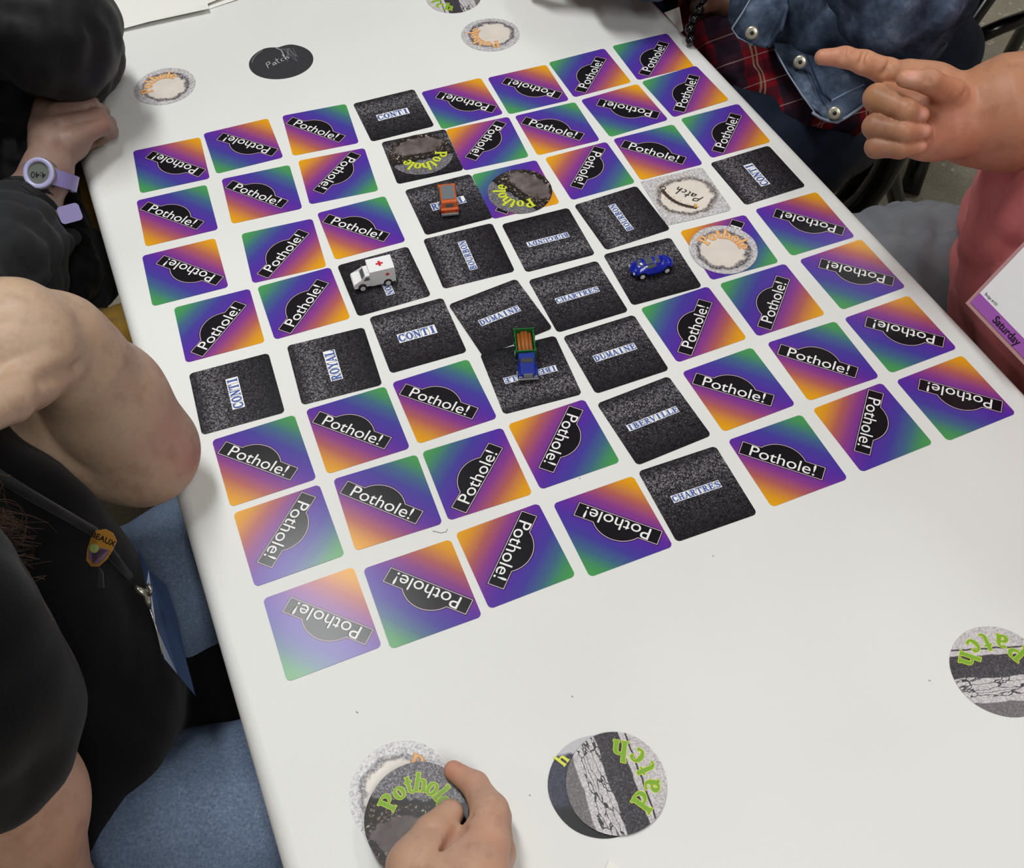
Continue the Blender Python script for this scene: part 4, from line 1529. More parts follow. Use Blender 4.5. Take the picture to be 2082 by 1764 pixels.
link('printed_leaf', slab(leaf, .0005, .0007), flat('leaf_print', '#c9694f', 0.5, 0.3), badge)
link('strap', tube([(BW * .3, BH, 0), (BW * .4, BH + .15, .02), (BW * .3, BH + .30, -.03)], .003), MAT_DARK, badge)

# ------------------------------------------------------------------ the person resting an elbow on the table edge
elbow = tag(empty('person', wah(-.42, .40, -TABLE)), 'person in a black T-shirt leaning on one bare elbow at the table edge', 'person')
MAT_BLACKC = cloth_mat('black_cotton', '#070708', '#0c0c0d', 900, .9, .3, .08)
MAT_JEANS = None
m = Mat('light_denim', 0.8, 0.15)
v = m.obj()
mp = m.n('Mapping', 0, Vector=v, Scale=(1, 1, 2.0))
c = m.ramp(m.noise(mp, 420, 3, .6), [(0.3, '#56657c'), (0.55, '#6c7b93'), (0.75, '#8391a7')])
m.base(m.mix(m.rng(m.noise(v, 14, 3), 0.4, 0.7, 0, .5), c, '#3a475c'))
m.bump(m.noise(v, 1100, 2), .3, .0008)
MAT_LDENIM = m.m
E_ = at(288, 915, .055)
W_ = at(112, 690, .20)
S_L = at(-330, 830, .20)
lo = np.min([E_ - .06, W_ - .06, S_L - .08, at(-150, 700, .27) - .06], axis=0)
hi = np.max([E_ + .06, W_ + .07, S_L + .09, at(-60, 620, .3) + .05], axis=0)
f = Field(lo, hi, .0021)
f.chain([E_, at(212, 812, .118), at(150, 735, .175), W_], [.047, .0435, .034, .028], 0, .02)
f.chain([E_ - np.array([.004, .0, .004]), at(95, 885, .075), S_L], [.043, .050, .062], .006, .02)
f.cone(W_, at(40, 640, .228), .027, .019, .02)
f.cone(W_, at(28, 770, .222), .026, .020, .02)
f.ell(at(20, 705, .226), (.042, .042, .024), [CR, CU, CF], .02)
HK2 = 1 / 3000.0
hands_min(f, [
    px_chain([(30, 625, .232, 52), (-60, 610, .245, 42), (-150, 640, .262, 36), (-190, 700, .275, 30)], at, HK2),
    px_chain([(20, 672, .236, 52), (-75, 668, .252, 42), (-160, 700, .268, 36), (-185, 755, .28, 30)], at, HK2),
    px_chain([(18, 720, .236, 50), (-70, 728, .250, 40), (-145, 760, .266, 34), (-165, 805, .275, 28)], at, HK2),
    px_chain([(20, 770, .230, 46), (-50, 795, .240, 36), (-110, 820, .252, 30), (-135, 855, .26, 26)], at, HK2),
    px_chain([(60, 770, .225, 50), (20, 815, .238, 42), (-40, 850, .255, 34)], at, HK2),
], .012)
f.crease(at(48, 690, .265), at(54, 712, .262), .010, .005)
f.crease(at(150, 745, .21), at(85, 775, .235), .006, .004)
f.crease(at(262, 1010, .085), at(398, 925, .085), .0015, .0)
me, P = f.mesh('body')
tint(me, P, '#b79c84', [(at(330, 880, .09), .03, '#b58475', .6), (at(300, 770, .11), .03, '#b98d7c', .5), (at(390, 930, .06), .018, '#a9756a', .7), (at(0, 600, .25), .03, '#c9ac90', .5), (at(60, 850, .2), .03, '#c0a087', .5), (at(320, 990, .06), .03, '#ab8a76', .4)])
ELB = [me]
# the other arm hangs down beside the chair
f = Field(at(40, 1650, .05) - np.array([.22, .36, .28]), at(40, 1500, .22) + np.array([.26, .14, .08]), .003)
f.chain([at(-60, 1530, .17), at(8, 1640, .10), at(60, 1860, -.02), at(250, 2040, -.045)], [.042, .045, .042, .03], 0, .02)
simple_hand(f, at(250, 2040, -.045), WV - AV * .15 - UP * .12, UP, True)
me, P = f.mesh('arm')
tint(me, P, '#b58f7a', [])
ELB.append(me)
f = Field(wah(-.44, .38, -.24) - np.array([.20, .32, .05]), wah(-.20, .40, .36) + np.array([.24, .24, .10]), .0055)
f.ell(at(-40, 1140, .10), (.085, .085, .09), None, 0)
f.ell(at(20, 1270, .03), (.10, .10, .11), None, .04)
f.ell(at(95, 1420, -.05), (.105, .11, .11), None, .05)
f.ell(wah(-.35, .34, -.10), (.13, .17, .17), AXP, .06)
f.ell(wah(-.36, .36, .14), (.12, .16, .16), AXP, .06)
f.ell(at(400, 1425, -.15), (.085, .06, .03), None, .03)
f.cone(at(-220, 1330, .28), at(-62, 1500, .185), .055, .056, .015)
f.cone(at(-70, 1440, .20), at(60, 1425, .19), .045, .024, .02)
f.cone(S_L + np.array([-.02, -.01, .01]), S_L * .8 + at(95, 885, .075) * .2, .07, .066, .03)
f.cone(at(-240, 1330, .27), S_L, .06, .06, .06)
f.wrinkle(.0035, .09, 5)
f.crease(at(20, 960, .19), at(185, 1085, .12), .006, -.002)
me, P = f.mesh('shirt')
linkw('shirt', me, MAT_BLACKC, elbow)
f = Field(wah(-.22, .42, -.2) - np.array([.46, .42, .52]), wah(.0, .46, -.1) + np.array([.25, .30, .1]), .006)
f.chain([wah(-.40, .42, -.17), wah(-.2, .53, -.150), wah(.08, .60, -.150), wah(.10, .60, -.64)], [.10, .088, .075, .05], .03, .03)
f.chain([wah(-.40, .30, -.18), wah(-.2, .315, -.155), wah(.08, .30, -.155), wah(.10, .30, -.64)], [.10, .092, .075, .05], .03, .03)
f.wrinkle(.004, .09, 6)
me, P = f.mesh('jeans')
linkw('jeans', me, MAT_LDENIM, elbow)
shoes(elbow, [(.08, .60, WV), (.08, .30, WV)])
f = Field(wah(-.30, .40, .30) - .2, wah(-.26, .42, .66) + .2, .006)
qe = head(f, wah(-.24, .42, .48), WV + AV * .35 - UP * .35)
f.cone(wah(-.31, .40, .24), wah(-.27, .41, .42), .06, .055, .03)
me, P = f.mesh('head')
tint(me, P, '#b79c84', [])
ELB.append(me)
linkw('body', one_mesh(ELB), SK_N, elbow)
shell_hair('hair', qe, MAT_HAIRB, elbow, wah(-.28, .38, .36) - .2, wah(-.24, .42, .62) + .18, [(qe(-.06, -.07, .02), at(-70, 1085, .25), .045, .016)])


def strands(name, parent, mat, roots, tips, n, rad, seed, wav=.008):
    rn = random.Random(seed)
    bm = bmesh.new()
    for _ in range(n):
        a = Vector(roots) + Vector([rn.uniform(-.016, .016) for _ in range(3)])
        b = Vector(tips) + (a - Vector(roots)) * .75 + Vector([rn.uniform(-.012, .006) for _ in range(3)])
        c1 = a.lerp(b, .4) + Vector([rn.uniform(-.02, .02) for _ in range(3)])
        ph = rn.uniform(0, 6)
        pts = []
        for k in range(15):
            t = k / 14
            p = a * (1 - t) ** 2 + c1 * 2 * t * (1 - t) + b * t * t
            pts.append(p + Vector((math.sin(ph + t * 9), math.cos(ph * 2 + t * 8), math.sin(ph * 3 + t * 7))) * wav * t)
        r = rad * rn.uniform(.6, 1.2)
        ring = None
        for k, p in enumerate(pts):
            tdir = (pts[min(k + 1, 14)] - pts[max(k - 1, 0)]).normalized()
            u = tdir.orthogonal().normalized()
            w2 = tdir.cross(u)
            rr = r * (1 - .6 * k / 14)
            cur = [bm.verts.new(p + (u * math.cos(q * 2.094) + w2 * math.sin(q * 2.094)) * rr) for q in range(3)]
            if ring:
                for q in range(3):
                    bm.faces.new((ring[q], ring[(q + 1) % 3], cur[(q + 1) % 3], cur[q]))
            ring = cur
    o = linkw(name, mesh_of(bm, name, True), mat, parent)
    o['kind'] = 'stuff'
    return o


strands('hair_strands', elbow, flat('chestnut_strand', '#4a3220', .4, .4), at(-190, 980, .33), at(-12, 1092, .225), 420, .00035, 3, .010)
strands('hair_strands', elbow, flat('auburn_strand', '#5d4128', .4, .4), at(-170, 1100, .30), at(-20, 1170, .22), 120, .0004, 9, .014)

# lanyard with pin, clip and badge
lan = tag(empty('badge_lanyard', at(210, 1110, .09)), 'black lanyard with a gold enamel pin, metal clip and hanging badge', 'lanyard')
loc0 = lan.location.copy()


def plane_part(name, pix, depth_h, mat, parent, th=.0012, world=True):
    P = [Vector(at(x, y, h)) for (x, y), h in zip(pix, depth_h)]
    n = (P[1] - P[0]).cross(P[2] - P[0]).normalized()
    bm = bmesh.new()
    a = [bm.verts.new(p - n * th) for p in P]
    b = [bm.verts.new(p + n * th) for p in P]
    k = len(P)
    bm.faces.new(b)
    bm.faces.new(a[::-1])
    for i in range(k):
        bm.faces.new((a[i], a[(i + 1) % k], b[(i + 1) % k], b[i]))
    return linkw(name, mesh_of(bm, name), mat, parent)


MAT_GOLD = flat('pin_gold', '#a9772c', .35, .6, Metallic=.5)
MAT_NICKEL = flat('nickel', '#a8a498', .25, .6, Metallic=.9)
linkw('strap', tube([at(-20, 955, .245), at(60, 1005, .225), at(130, 1045, .175), at(190, 1080, .130), at(228, 1128, .10), at(262, 1172, .07)], .0035, 6), cloth_mat('strap_web', '#141415', '#1c1c1e'), lan)
PINO = Vector(at(205, 1112, .126))
px_, py_ = Vector(CR), Vector(CU)
pin = empty('enamel_pin_tmp', (0, 0, 0))
bpy.data.objects.remove(pin)


def pin_part(name, outline, mat, z0, z1, parent=lan, ang=-.42, org=PINO):
    ca, sa = math.cos(ang), math.sin(ang)
    bm = bmesh.new()
    n = -Vector(CF)
    q = [(x * ca - y * sa, x * sa + y * ca) for x, y in outline]
    a = [bm.verts.new(org + px_ * x + py_ * y + n * z0) for x, y in q]
    b = [bm.verts.new(org + px_ * x + py_ * y + n * z1) for x, y in q]
    k = len(q)
    bm.faces.new(b)
    bm.faces.new(a[::-1])
    for i in range(k):
        bm.faces.new((a[i], a[(i + 1) % k], b[(i + 1) % k], b[i]))
    return linkw(name, mesh_of(bm, name), mat, parent)


ol = [(-.0085, .004), (-.0075, .0095), (-.002, .013), (.004, .0125), (.0085, .0085), (.0085, .001), (.0075, -.006), (.0045, -.0125), (.0, -.0145), (-.005, -.012), (-.0075, -.005)]
pin_part('enamel_pin', ol, MAT_GOLD, 0, .0015)
pin_part('pin_lower_field', [(x * .84, y * .84) for x, y in ol if y < .002] + [(.006, .001), (-.006, -.001)], flat('pin_purple', '#5d4658', .35, .5), .0016, .0020)
pin_part('pin_green', [(-.003 + .0032 * math.cos(a), -.002 + .0032 * math.sin(a)) for a in [2 * math.pi * k / 14 for k in range(14)]], flat('pin_green', '#7f8a52', .35, .5), .0021, .0025)
bt = sans_mesh('BEAUX', .0056, bold=.0001, align='CENTER')
ca, sa = math.cos(-.42), math.sin(-.42)
shift_mesh(bt, lambda co: PINO + px_ * (co.x * ca - (co.y + .0045) * sa) + py_ * (co.x * sa + (co.y + .0045) * ca) + -Vector(CF) * .0019)
linkw('pin_lettering', bt, MAT_BLACK, lan)
pin_part('pin_clip', [(.0045, -.013), (.0085, -.0155), (.0135, -.025), (.0095, -.027)], MAT_DARK, -.001, .0006)
linkw('metal_clip', tube([at(272, 1190, .06), at(283, 1200, .06), at(296, 1206, .055), at(300, 1222, .05), at(303, 1234, .045)], [.0016, .0028, .0034, .0026, .0018], 8), MAT_NICKEL, lan)
linkw('clip_jaw', tube([at(300, 1188, .06), at(306, 1196, .06), at(304, 1210, .055)], .0016, 6), MAT_NICKEL, lan)
plane_part('badge_sleeve', [(280, 1112), (303, 1160), (340, 1190), (362, 1260), (378, 1340), (398, 1415), (362, 1372), (335, 1340), (318, 1275), (298, 1195)], [.045, .045, .045, .03, .01, -.01, .0, .01, .025, .04], flat('badge_sleeve_blue', '#34425f', .25, .5), lan)
linkw('badge_rim', tube([at(305, 1238, .05), at(318, 1278, .04), at(330, 1330, .03)], .0007, 5), MAT_NICKEL, lan)

# ------------------------------------------------------------------ the person with the watch
dark = tag(empty('person', wah(-.45, 1.0, -TABLE)), 'person in a black jacket with a closed fist on the table corner', 'person')
KP = 1 / 1820.0
lo = np.min([at(60, 170, .07), at(60, 400, -.01), at(-40, 470, .0), at(250, 300, -.01)], axis=0) - .03
hi = np.max([at(250, 170, .08), at(250, 300, .07), at(60, 170, .0)], axis=0) + .03
f = Field(lo, hi, .0016)
hu = at(128, 210, .05) - at(112, 310, .05)
hu /= np.linalg.norm(hu)
f.ell(at(120, 252, .044), (.050, .033, .018), [hu, np.cross(UP, hu), UP], 0)
f.chain(*px_chain([(110, 300, .040, 44), (95, 352, .036, 42), (58, 420, .028, 52), (-30, 540, .02, 66)], at, KP), k=.014, kin=.014)
f.cone(at(100, 215, .05), at(150, 290, .040), 26 * KP, 30 * KP, .012)
hands_min(f, [
    px_chain([(102, 208, .052, 20), (160, 196, .050, 17), (184, 206, .026, 15), (160, 220, .014, 14)], at, KP),
    px_chain([(118, 232, .056, 20), (182, 216, .052, 18), (206, 228, .026, 16), (178, 244, .014, 15)], at, KP),
    px_chain([(132, 258, .054, 20), (198, 238, .048, 18), (219, 251, .024, 16), (190, 266, .014, 15)], at, KP),
    px_chain([(148, 284, .048, 22), (206, 254, .042, 19), (222, 266, .022, 17), (196, 284, .013, 15)], at, KP),
    px_chain([(112, 285, .030, 22), (150, 300, .020, 18), (180, 290, .013, 15)], at, KP),
], .006)
f.crease(at(140, 206, .068), at(178, 205, .066), .003, .002)
f.crease(at(165, 244, .068), at(205, 236, .066), .003, .002)
f.crease(at(172, 246, .066), at(185, 240, .066), .003, .002)
me, P = f.mesh('body')
tint(me, P, '#8f7468', [(at(215, 250, .05), .018, '#a5786a', .7), (at(120, 215, .06), .02, '#8a6a60', .5)])
DRK = [me]
MAT_JACKET = cloth_mat('black_nylon', '#0c0c0e', '#141416', 600, .6, .2, .25)
MAT_JACKET2 = cloth_mat('charcoal_fleece', '#222325', '#2e2f31', 500, .85, .4, .12)
# right sleeve with a gathered cuff
f = Field(at(-60, 600, .03) - np.array([.18, .12, .30]), at(110, 350, .05) + np.array([.05, .06, .10]), .003)
f.chain(*px_chain([(30, 452, .028, 62), (12, 484, .026, 74), (-20, 530, .03, 92), (-120, 650, .03, 112)], at, KP), k=0, kin=.02)
f.cone(at(20, 490, .03), at(70, 570, -.02), 62 * KP, 50 * KP, .03)
f.ell(at(110, 550, -.12), (.075, .075, .06), None, .03)
f.cone(at(70, 540, .0), at(140, 480, -.02), 32 * KP, 12 * KP, .02)
f.wrinkle(.006, .045, 12)
me, P = f.mesh('sleeve')
linkw('sleeve', me, MAT_JACKET2, dark)
ax = at(95, 345, .036) - at(50, 425, .03)
ax /= np.linalg.norm(ax)
f = Field(at(62, 395, .034) - .065, at(62, 395, .034) + .065, .0018)
f.cone(at(50, 425, .030), at(30, 458, .026), 61 * KP, 68 * KP, 0)
X, Y, Z = f.ax[0][:, None, None], f.ax[1][None, :, None], f.ax[2][None, None, :]
f.d += (.0013 * np.sin((X * ax[0] + Y * ax[1] + Z * ax[2]) * 2 * np.pi / .0075 + 1.5 * np.sin(X * 180) + np.sin(Y * 150))).astype(F32)
me, P = f.mesh('cuff')
linkw('cuff', me, MAT_JACKET, dark)
# left arm: elbow resting on the table; torso
f = Field(at(100, 100, .05) - np.array([.42, .30, .26]), at(120, 60, .05) + np.array([.13, .34, .48]), .0065)
f.chain([wah(-.30, 1.26, .34), at(95, 60, .125), at(128, 98, .066), at(20, 140, .06)], [.07, .062, .054, .05], 0, .03)
f.cone(at(145, 125, .045), at(176, 172, .018), .026, .012, .03)
f.ell(wah(-.33, 1.08, .10), (.13, .19, .28), AXP, .06)
f.cone(wah(-.31, .92, .32), at(-150, 620, .05), .08, .07, .05)
f.cone(wah(-.31, 1.08, .36), wah(-.29, 1.08, .44), .08, .07, .04)
f.ell(at(10, 130, .03), (.08, .06, .06), None, .06)
f.ell(wah(-.25, 1.03, -.085), (.16, .17, .045), AXP, .03)
f.ell(at(0, 290, -.06), (.085, .085, .05), None, .04)
f.wrinkle(.007, .09, 21, (1, 1, .4))
f.wrinkle(.004, .045, 22, (1, 1, .4))
f.crease(at(128, -10, .17), at(150, 60, .15), .006, .006)
f.crease(at(150, 60, .15), at(180, 150, .07), .006, .006)
X, Y, Z = f.ax[0][:, None, None], f.ax[1][None, :, None], f.ax[2][None, None, :]
ww = X * WX.x + Y * WX.y
f.d = np.where((ww > -.1), np.maximum(f.d, (TABLE + .0015 - Z)), f.d).astype(F32)
me, P = f.mesh('jacket')
linkw('jacket', me, MAT_JACKET, dark)
MAT_MUST = cloth_mat('mustard_twill', '#6b5220', '#8a6a2a')
f = Field(wah(-.25, .95, -.2) - np.array([.50, .45, .52]), wah(.0, .95, -.1) + np.array([.30, .45, .1]), .007)
for a0, a1 in ((.93, .84), (1.15, 1.22)):
    f.chain([wah(-.42, a0, -.17), wah(-.15, a1, -.155), wah(.06, a1, -.155), wah(.08, a1, -.64)], [.10, .085, .072, .05], .02, .03)
f.wrinkle(.006, .07, 15)
me, P = f.mesh('trousers')
linkw('trousers', me, MAT_MUST, dark)
shoes(dark, [(.06, .84, WV), (.06, 1.22, WV)])
f = Field(wah(-.31, 1.08, .36) - .17, wah(-.26, 1.08, .68) + .19, .006)
qd = head(f, wah(-.25, 1.08, .63), WV - UP * .4)
f.cone(wah(-.31, 1.08, .38), wah(-.27, 1.08, .57), .06, .055, .03)
me, P = f.mesh('head')
tint(me, P, '#a98a7c', [])
DRK.append(me)
DRK.append(tube([at(0, 500, .025), at(-30, 540, .02), at(-150, 620, .06), wah(-.31, .92, .30), wah(-.32, 1.0, .36), wah(-.31, 1.08, .40)], [.03, .035, .04, .045, .045, .05], 14))
tint(DRK[-1], np.zeros((len(DRK[-1].vertices), 3)), '#a98a7c', [])
linkw('body', one_mesh(DRK), SK_B, dark)
shell_hair('hair', qd, MAT_HAIRD, dark, wah(-.25, 1.08, .50) - .18, wah(-.25, 1.08, .78) + .18)

# the lavender wristwatch
wc = Vector(at(79, 352, .064))
wn = (Vector(CAMPOS) - wc).normalized() * .75 + Vector((-.30, -.25, .5))
wn.normalize()
wxv = Vector(ax).normalized()
wxv = (wxv - wn * wxv.dot(wn)).normalized()
wyv = wn.cross(wxv)
WM = Matrix((wxv, wyv, wn)).transposed()
watch = empty('wristwatch', wc)
watch.rotation_mode = 'QUATERNION'
watch.rotation_quaternion = WM.to_quaternion()
tag(watch, 'lavender digital wristwatch worn above the closed fist', 'watch')
MAT_LAV = flat('lavender_resin', '#8a80b5', .4, .4)
MAT_LAV2 = flat('pale_lavender', '#b3b1d6', .3, .5)


def ring_z(r0, r1, z0, z1, seg=40, name='ring'):
    bm = bmesh.new()
    pr = [(r1, z0), (r1, z1 * .7), (r1 - .0008, z1), (r0, z1), (r0, z0)]
    rs = [[bm.verts.new((r * math.cos(2 * math.pi * k / seg), r * math.sin(2 * math.pi * k / seg), z)) for k in range(seg)] for r, z in pr]
    for a, b in zip(rs, rs[1:] + rs[:1]):
        for k in range(seg):
            bm.faces.new((a[k], a[(k + 1) % seg], b[(k + 1) % seg], b[k]))
    return mesh_of(bm, name, True)


circ = lambda r, n=40: [(r * math.cos(2 * math.pi * k / n), r * math.sin(2 * math.pi * k / n)) for k in range(n)]
link('case', slab(circ(.0165), -.011, -.001), MAT_NICKEL, watch)
link('bezel', ring_z(.0112, .0158, -.002, .0022), MAT_LAV2, watch)
disp = link('display', slab(circ(.0114), -.001, .0004), flat('lcd', '#6b716b', .2, .5), watch)
t = sans_mesh('4:40', .0090, bold=.0001, align='CENTER')
link('digits', t, MAT_DARK, disp, (.001, .0005, .0006), (0, 0, R(100)))
bm = bmesh.new()
seg = 36
prev = None
rw, cen = .0250, Vector((0, 0, -.0262))
for k in range(seg + 1):
    a = math.pi / 2 + .45 + (2 * math.pi - .9) * k / seg
    hw = .0080
    c0 = cen + Vector((0, math.cos(a), math.sin(a))) * rw
    n0 = Vector((0, math.cos(a), math.sin(a)))
    cur = [bm.verts.new(c0 + Vector((sx * hw, 0, 0)) + n0 * t_) for sx, t_ in ((-1, 0), (1, 0), (1, .0022), (-1, .0022))]
    if prev:
        for q in range(4):
            bm.faces.new((prev[q], prev[(q + 1) % 4], cur[(q + 1) % 4], cur[q]))
    else:
        bm.faces.new(cur[::-1])
    prev = cur
bm.faces.new(prev)
link('strap', mesh_of(bm), MAT_LAV, watch)
st = slab([(x, y) for x, y in rrect(.018, .022, .004)], 0, .002)
so = link('strap_end', st, MAT_LAV, watch, WM.inverted() @ (Vector(at(142, 434, .028)) - wc), (.35, -.2, .5))

# ------------------------------------------------------------------ the person in the denim jacket
den = tag(empty('person', wah(1.02, 1.05, -TABLE)), 'person in a blue denim jacket over a red plaid shirt and navy trousers', 'person')
m = Mat('washed_denim', 0.8, 0.15)
v = m.obj()
big = m.noise(v, 22, 4, .65)
c = m.ramp(big, [(0.28, '#202838'), (0.45, '#3a4659'), (0.6, '#5a6980'), (0.78, '#93a3b8')])
tw = m.n('Mapping', 0, Vector=v, Scale=(500.0, 500.0, 500.0))
fine = m.noise(tw, 2.2, 2)
m.base(m.mix(.4, c, m.mix(1.0, c, m.ramp(fine, [(0.3, '#8a8f98'), (0.7, '#ffffff')]), 'MULTIPLY')))
m.bump(fine, .35, .0008)
MAT_DENIM = m.m
MAT_NAVY = cloth_mat('navy_twill', '#141b29', '#1e2738')
# plaid
m = Mat('red_plaid', 0.85, 0.12)
v = m.obj()
sp = m.t.nodes.new('ShaderNodeMapping')
sp.inputs['Rotation'].default_value = (0, 0, R(-20))
m.t.links.new(v, sp.inputs['Vector'])
s = m.xyz(sp.outputs[0])


def stripe(m, coord, per, off, wid):
    fr = m.math('FRACT', m.math('ADD', m.math('DIVIDE', coord, per), off))
    return m.math('LESS_THAN', m.math('ABSOLUTE', m.math('SUBTRACT', fr, .5)), wid)


yz = m.math('ADD', s[1], m.math('MULTIPLY', s[2], 1.0))
ha, hb = stripe(m, s[0], 0.05, 0, .24), stripe(m, yz, 0.05, .2, .24)
c = m.mix(m.math('MULTIPLY', ha, .85), '#8e1f2b', '#232735')
c = m.mix(m.math('MULTIPLY', hb, .55), c, '#1d2230')
for off, co in ((.5, s[0]), (.58, s[0])):
    c = m.mix(m.math('MULTIPLY', stripe(m, co, 0.05, off, .018), .75), c, '#b9a184')
c = m.mix(m.math('MULTIPLY', stripe(m, yz, 0.05, .72, .02), .6), c, '#c9a6a0')
m.base(c)
m.bump(m.noise(v, 900, 2), .3, .0008)
MAT_PLAID = m.m
f = Field(wah(.93, 1.08, 0) - np.array([.30, .36, .26]), wah(.93, 1.08, .1) + np.array([.34, .36, .44]), .006)
f.ell(wah(.93, 1.12, -.05), (.185, .19, .13), AXP, 0)
f.ell(wah(.95, 1.10, .16), (.14, .20, .24), AXP, .08)
f.chain([at(1450, 40, -.05), at(1500, 95, -.06), at(1570, 145, -.068), at(1640, 196, -.075), at(1730, 215, -.07)], [.045, .045, .040, .036, .03], .04, .03)
f.cone(wah(.97, 1.10, .36), wah(.95, 1.10, .45), .07, .065, .03)
f.wrinkle(.006, .04, 31)
me, P = f.mesh('shirt')
linkw('shirt', me, MAT_PLAID, den)
# jacket: back and side, the sleeve that crosses the lap, and the open front panel
f = Field(wah(.98, 1.02, 0) - np.array([.46, .40, .24]), wah(.98, 1.02, .1) + np.array([.34, .46, .42]), .0055)
f.ell(wah(1.06, 1.13, .12), (.15, .21, .29), AXP, 0)
f.chain([wah(1.02, 1.02, .34), at(1840, -40, .12), at(1815, 36, .03), at(1680, 40, .0), at(1545, 22, -.012)], [.075, .070, 0.05, .057, .048], .03, .03)
f.chain([wah(1.0, 1.28, .34), wah(.80, 1.40, .12), at(1345, -120, .10), at(1270, -95, .085)], [.08, .066, .052, .044], .03, .03)
f.ell(at(1860, 62, -.03), (.050, .045, .035), None, .04)
f.wrinkle(.010, .075, 41)
for a, b in (((1700, 0, .06), (1760, 100, .03)), ((1790, 10, .08), (1770, 100, .03)), ((1640, 20, .05), (1650, 95, .02))):
    f.crease(at(*a), at(*b), .010, .009)
me, P = f.mesh('jacket')
jk = linkw('jacket', me, MAT_DENIM, den)


def cloth_panel(name, pix, hs, mat, parent, th=.004, sub=4, amp=.004, seed=1):
    """a curved piece of cloth through photo points at given heights"""
    P = [Vector(at(x, y, h)) for (x, y), h in zip(pix, hs)]
    bm = bmesh.new()
    bm.faces.new([bm.verts.new(p) for p in P])
    bmesh.ops.triangulate(bm, faces=bm.faces[:])
    for _ in range(sub):
        bmesh.ops.subdivide_edges(bm, edges=bm.edges[:], cuts=1, use_grid_fill=True)
    bm.normal_update()
    rn = random.Random(seed)
    ph = [rn.uniform(0, 6) for _ in range(4)]
    for vv in bm.verts:
        p = vv.co
        vv.co = p + Vector((0, 0, 1)) * amp * (math.sin(p.x * 90 + ph[0] + 2 * math.sin(p.y * 40)) + .6 * math.sin(p.y * 130 + ph[1]))
    bmesh.ops.recalc_face_normals(bm, faces=bm.faces[:])
    me = bpy.data.meshes.new(name)
    bm.to_mesh(me)
    bm.free()
    me.polygons.foreach_set('use_smooth', [True] * len(me.polygons))
    o = linkw(name, me, mat, parent)
    s_ = o.modifiers.new('thickness', 'SOLIDIFY')
    s_.thickness = th
    s_.offset = 0
    return o


panel = cloth_panel('front_panel', [(1570, 96), (1592, 140), (1622, 186), (1654, 228), (1680, 243), (1702, 247), (1724, 234), (1760, 208), (1800, 165), (1850, 115), (1780, 80), (1660, 78)],
                    [-.012, -.020, -.030, -.042, -.050, -.052, -.048, -.040, -.03, -.02, .0, .0], MAT_DENIM, den, seed=3)
MAT_WHITEFRAY = flat('frayed_edge', '#8e9aac', .9, .1)
linkw('frayed_hem', tube([at(1652, 229, -.034), at(1668, 240, -.042), at(1684, 246, -.046), at(1702, 249, -.048), at(1722, 238, -.044), at(1745, 222, -.038), at(1762, 208, -.034)], .0020, 6), MAT_WHITEFRAY, den)
linkw('front_seam', tube([at(1575, 100, -.004), at(1600, 146, -.014), at(1630, 192, -.026), at(1656, 228, -.036)], .0011, 6), MAT_WHITEFRAY, den)
linkw('panel_stitching', tube([at(1640, 112, .004), at(1655, 150, -.008), at(1672, 190, -.022), at(1690, 205, -.028)], .0012, 5), flat('seam_dark', '#27344c', .9, .1), den)
linkw('hem_stitching', tube([at(1690, 205, -.028), at(1722, 188, -.022), at(1756, 172, -.018)], .0012, 5), flat('seam_pale', '#8193ad', .9, .1), den)
# cuff of the sleeve
cuff = cloth_panel('cuff', [(1536, -20), (1512, 22), (1488, 58), (1500, 76), (1530, 92), (1560, 98), (1590, 60), (1602, 10), (1600, -30)], [.040, .030, .012, .004, .0, .0, .034, .048, .052], MAT_DENIM, den, amp=.001, seed=6)
linkw('cuff_seam', tube([at(1536, -20, .043), at(1512, 22, .033), at(1488, 58, .015), at(1500, 76, .007), at(1530, 92, .003)], .0011, 6), MAT_WHITEFRAY, den)
MAT_BUTTON = flat('metal_button', '#b9b6a6', .3, .6, Metallic=.7)
for x, y, h in ((1529, 67, .022), (1627, 126, -.004), (1697, 230, -.036)):
    p = Vector(at(x, y, h))
    n = (Vector(CAMPOS) - p).normalized()
    b = linkw('button', tube([p - n * .002, p + n * .0015, p + n * .0025], [.0085, .0085, .006], 20), MAT_BUTTON, den)
    linkw('button_center', tube([p + n * .0022, p + n * .0032], [.0026, .0022], 12), MAT_DARK, den)
# hand half hidden in the shade beyond the cuff
f = Field(at(1440, 10, .0) - np.array([.07, .09, .04]), at(1500, -40, .02) + np.array([.08, .10, .08]), .003)
f.chain([at(1560, 10, .0), at(1500, -5, .0)], [.03, .028], 0, .02)
f.ell(at(1470, -12, .002), (.045, .034, .020), None, .02)
hands_min(f, [([at(1470, y0, .004), at(1430, y1, .012), at(1412, y1 + 6, -.010)], [.010, .009, .007]) for y0, y1 in ((-38, -45), (-24, -26), (-8, -6), (6, 12))], .006)
me, P = f.mesh('body')
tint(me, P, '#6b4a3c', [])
DEN = [me]
f = Field(at(1270, -95, .085) - np.array([.24, .16, .07]), at(1300, -95, .085) + np.array([.08, .20, .08]), .003)
f.cone(at(1330, -110, .09), at(1240, -95, .075), .033, .028, .0)
simple_hand(f, at(1240, -95, .072), at(1100, -120, .04) - at(1240, -95, .072), UP, True)
me, P = f.mesh('hand')
tint(me, P, '#7a5442', [])
DEN.append(me)
f = Field(wah(.80, 1.02, -.2) - np.array([.40, .45, .52]), wah(.86, 1.02, -.1) + np.array([.40, .45, .12]), .007)
for a0, a1 in ((1.0, .905), (1.20, 1.20)):
    f.chain([wah(1.08, a0, -.16), wah(.82, a1, -.155), wah(.56, a1, -.155), wah(.56, a1, -.64)], [.10, .088, .075, .05], .02, .03)
f.wrinkle(.005, .08, 51)
me, P = f.mesh('trousers')
linkw('trousers', me, MAT_NAVY, den)
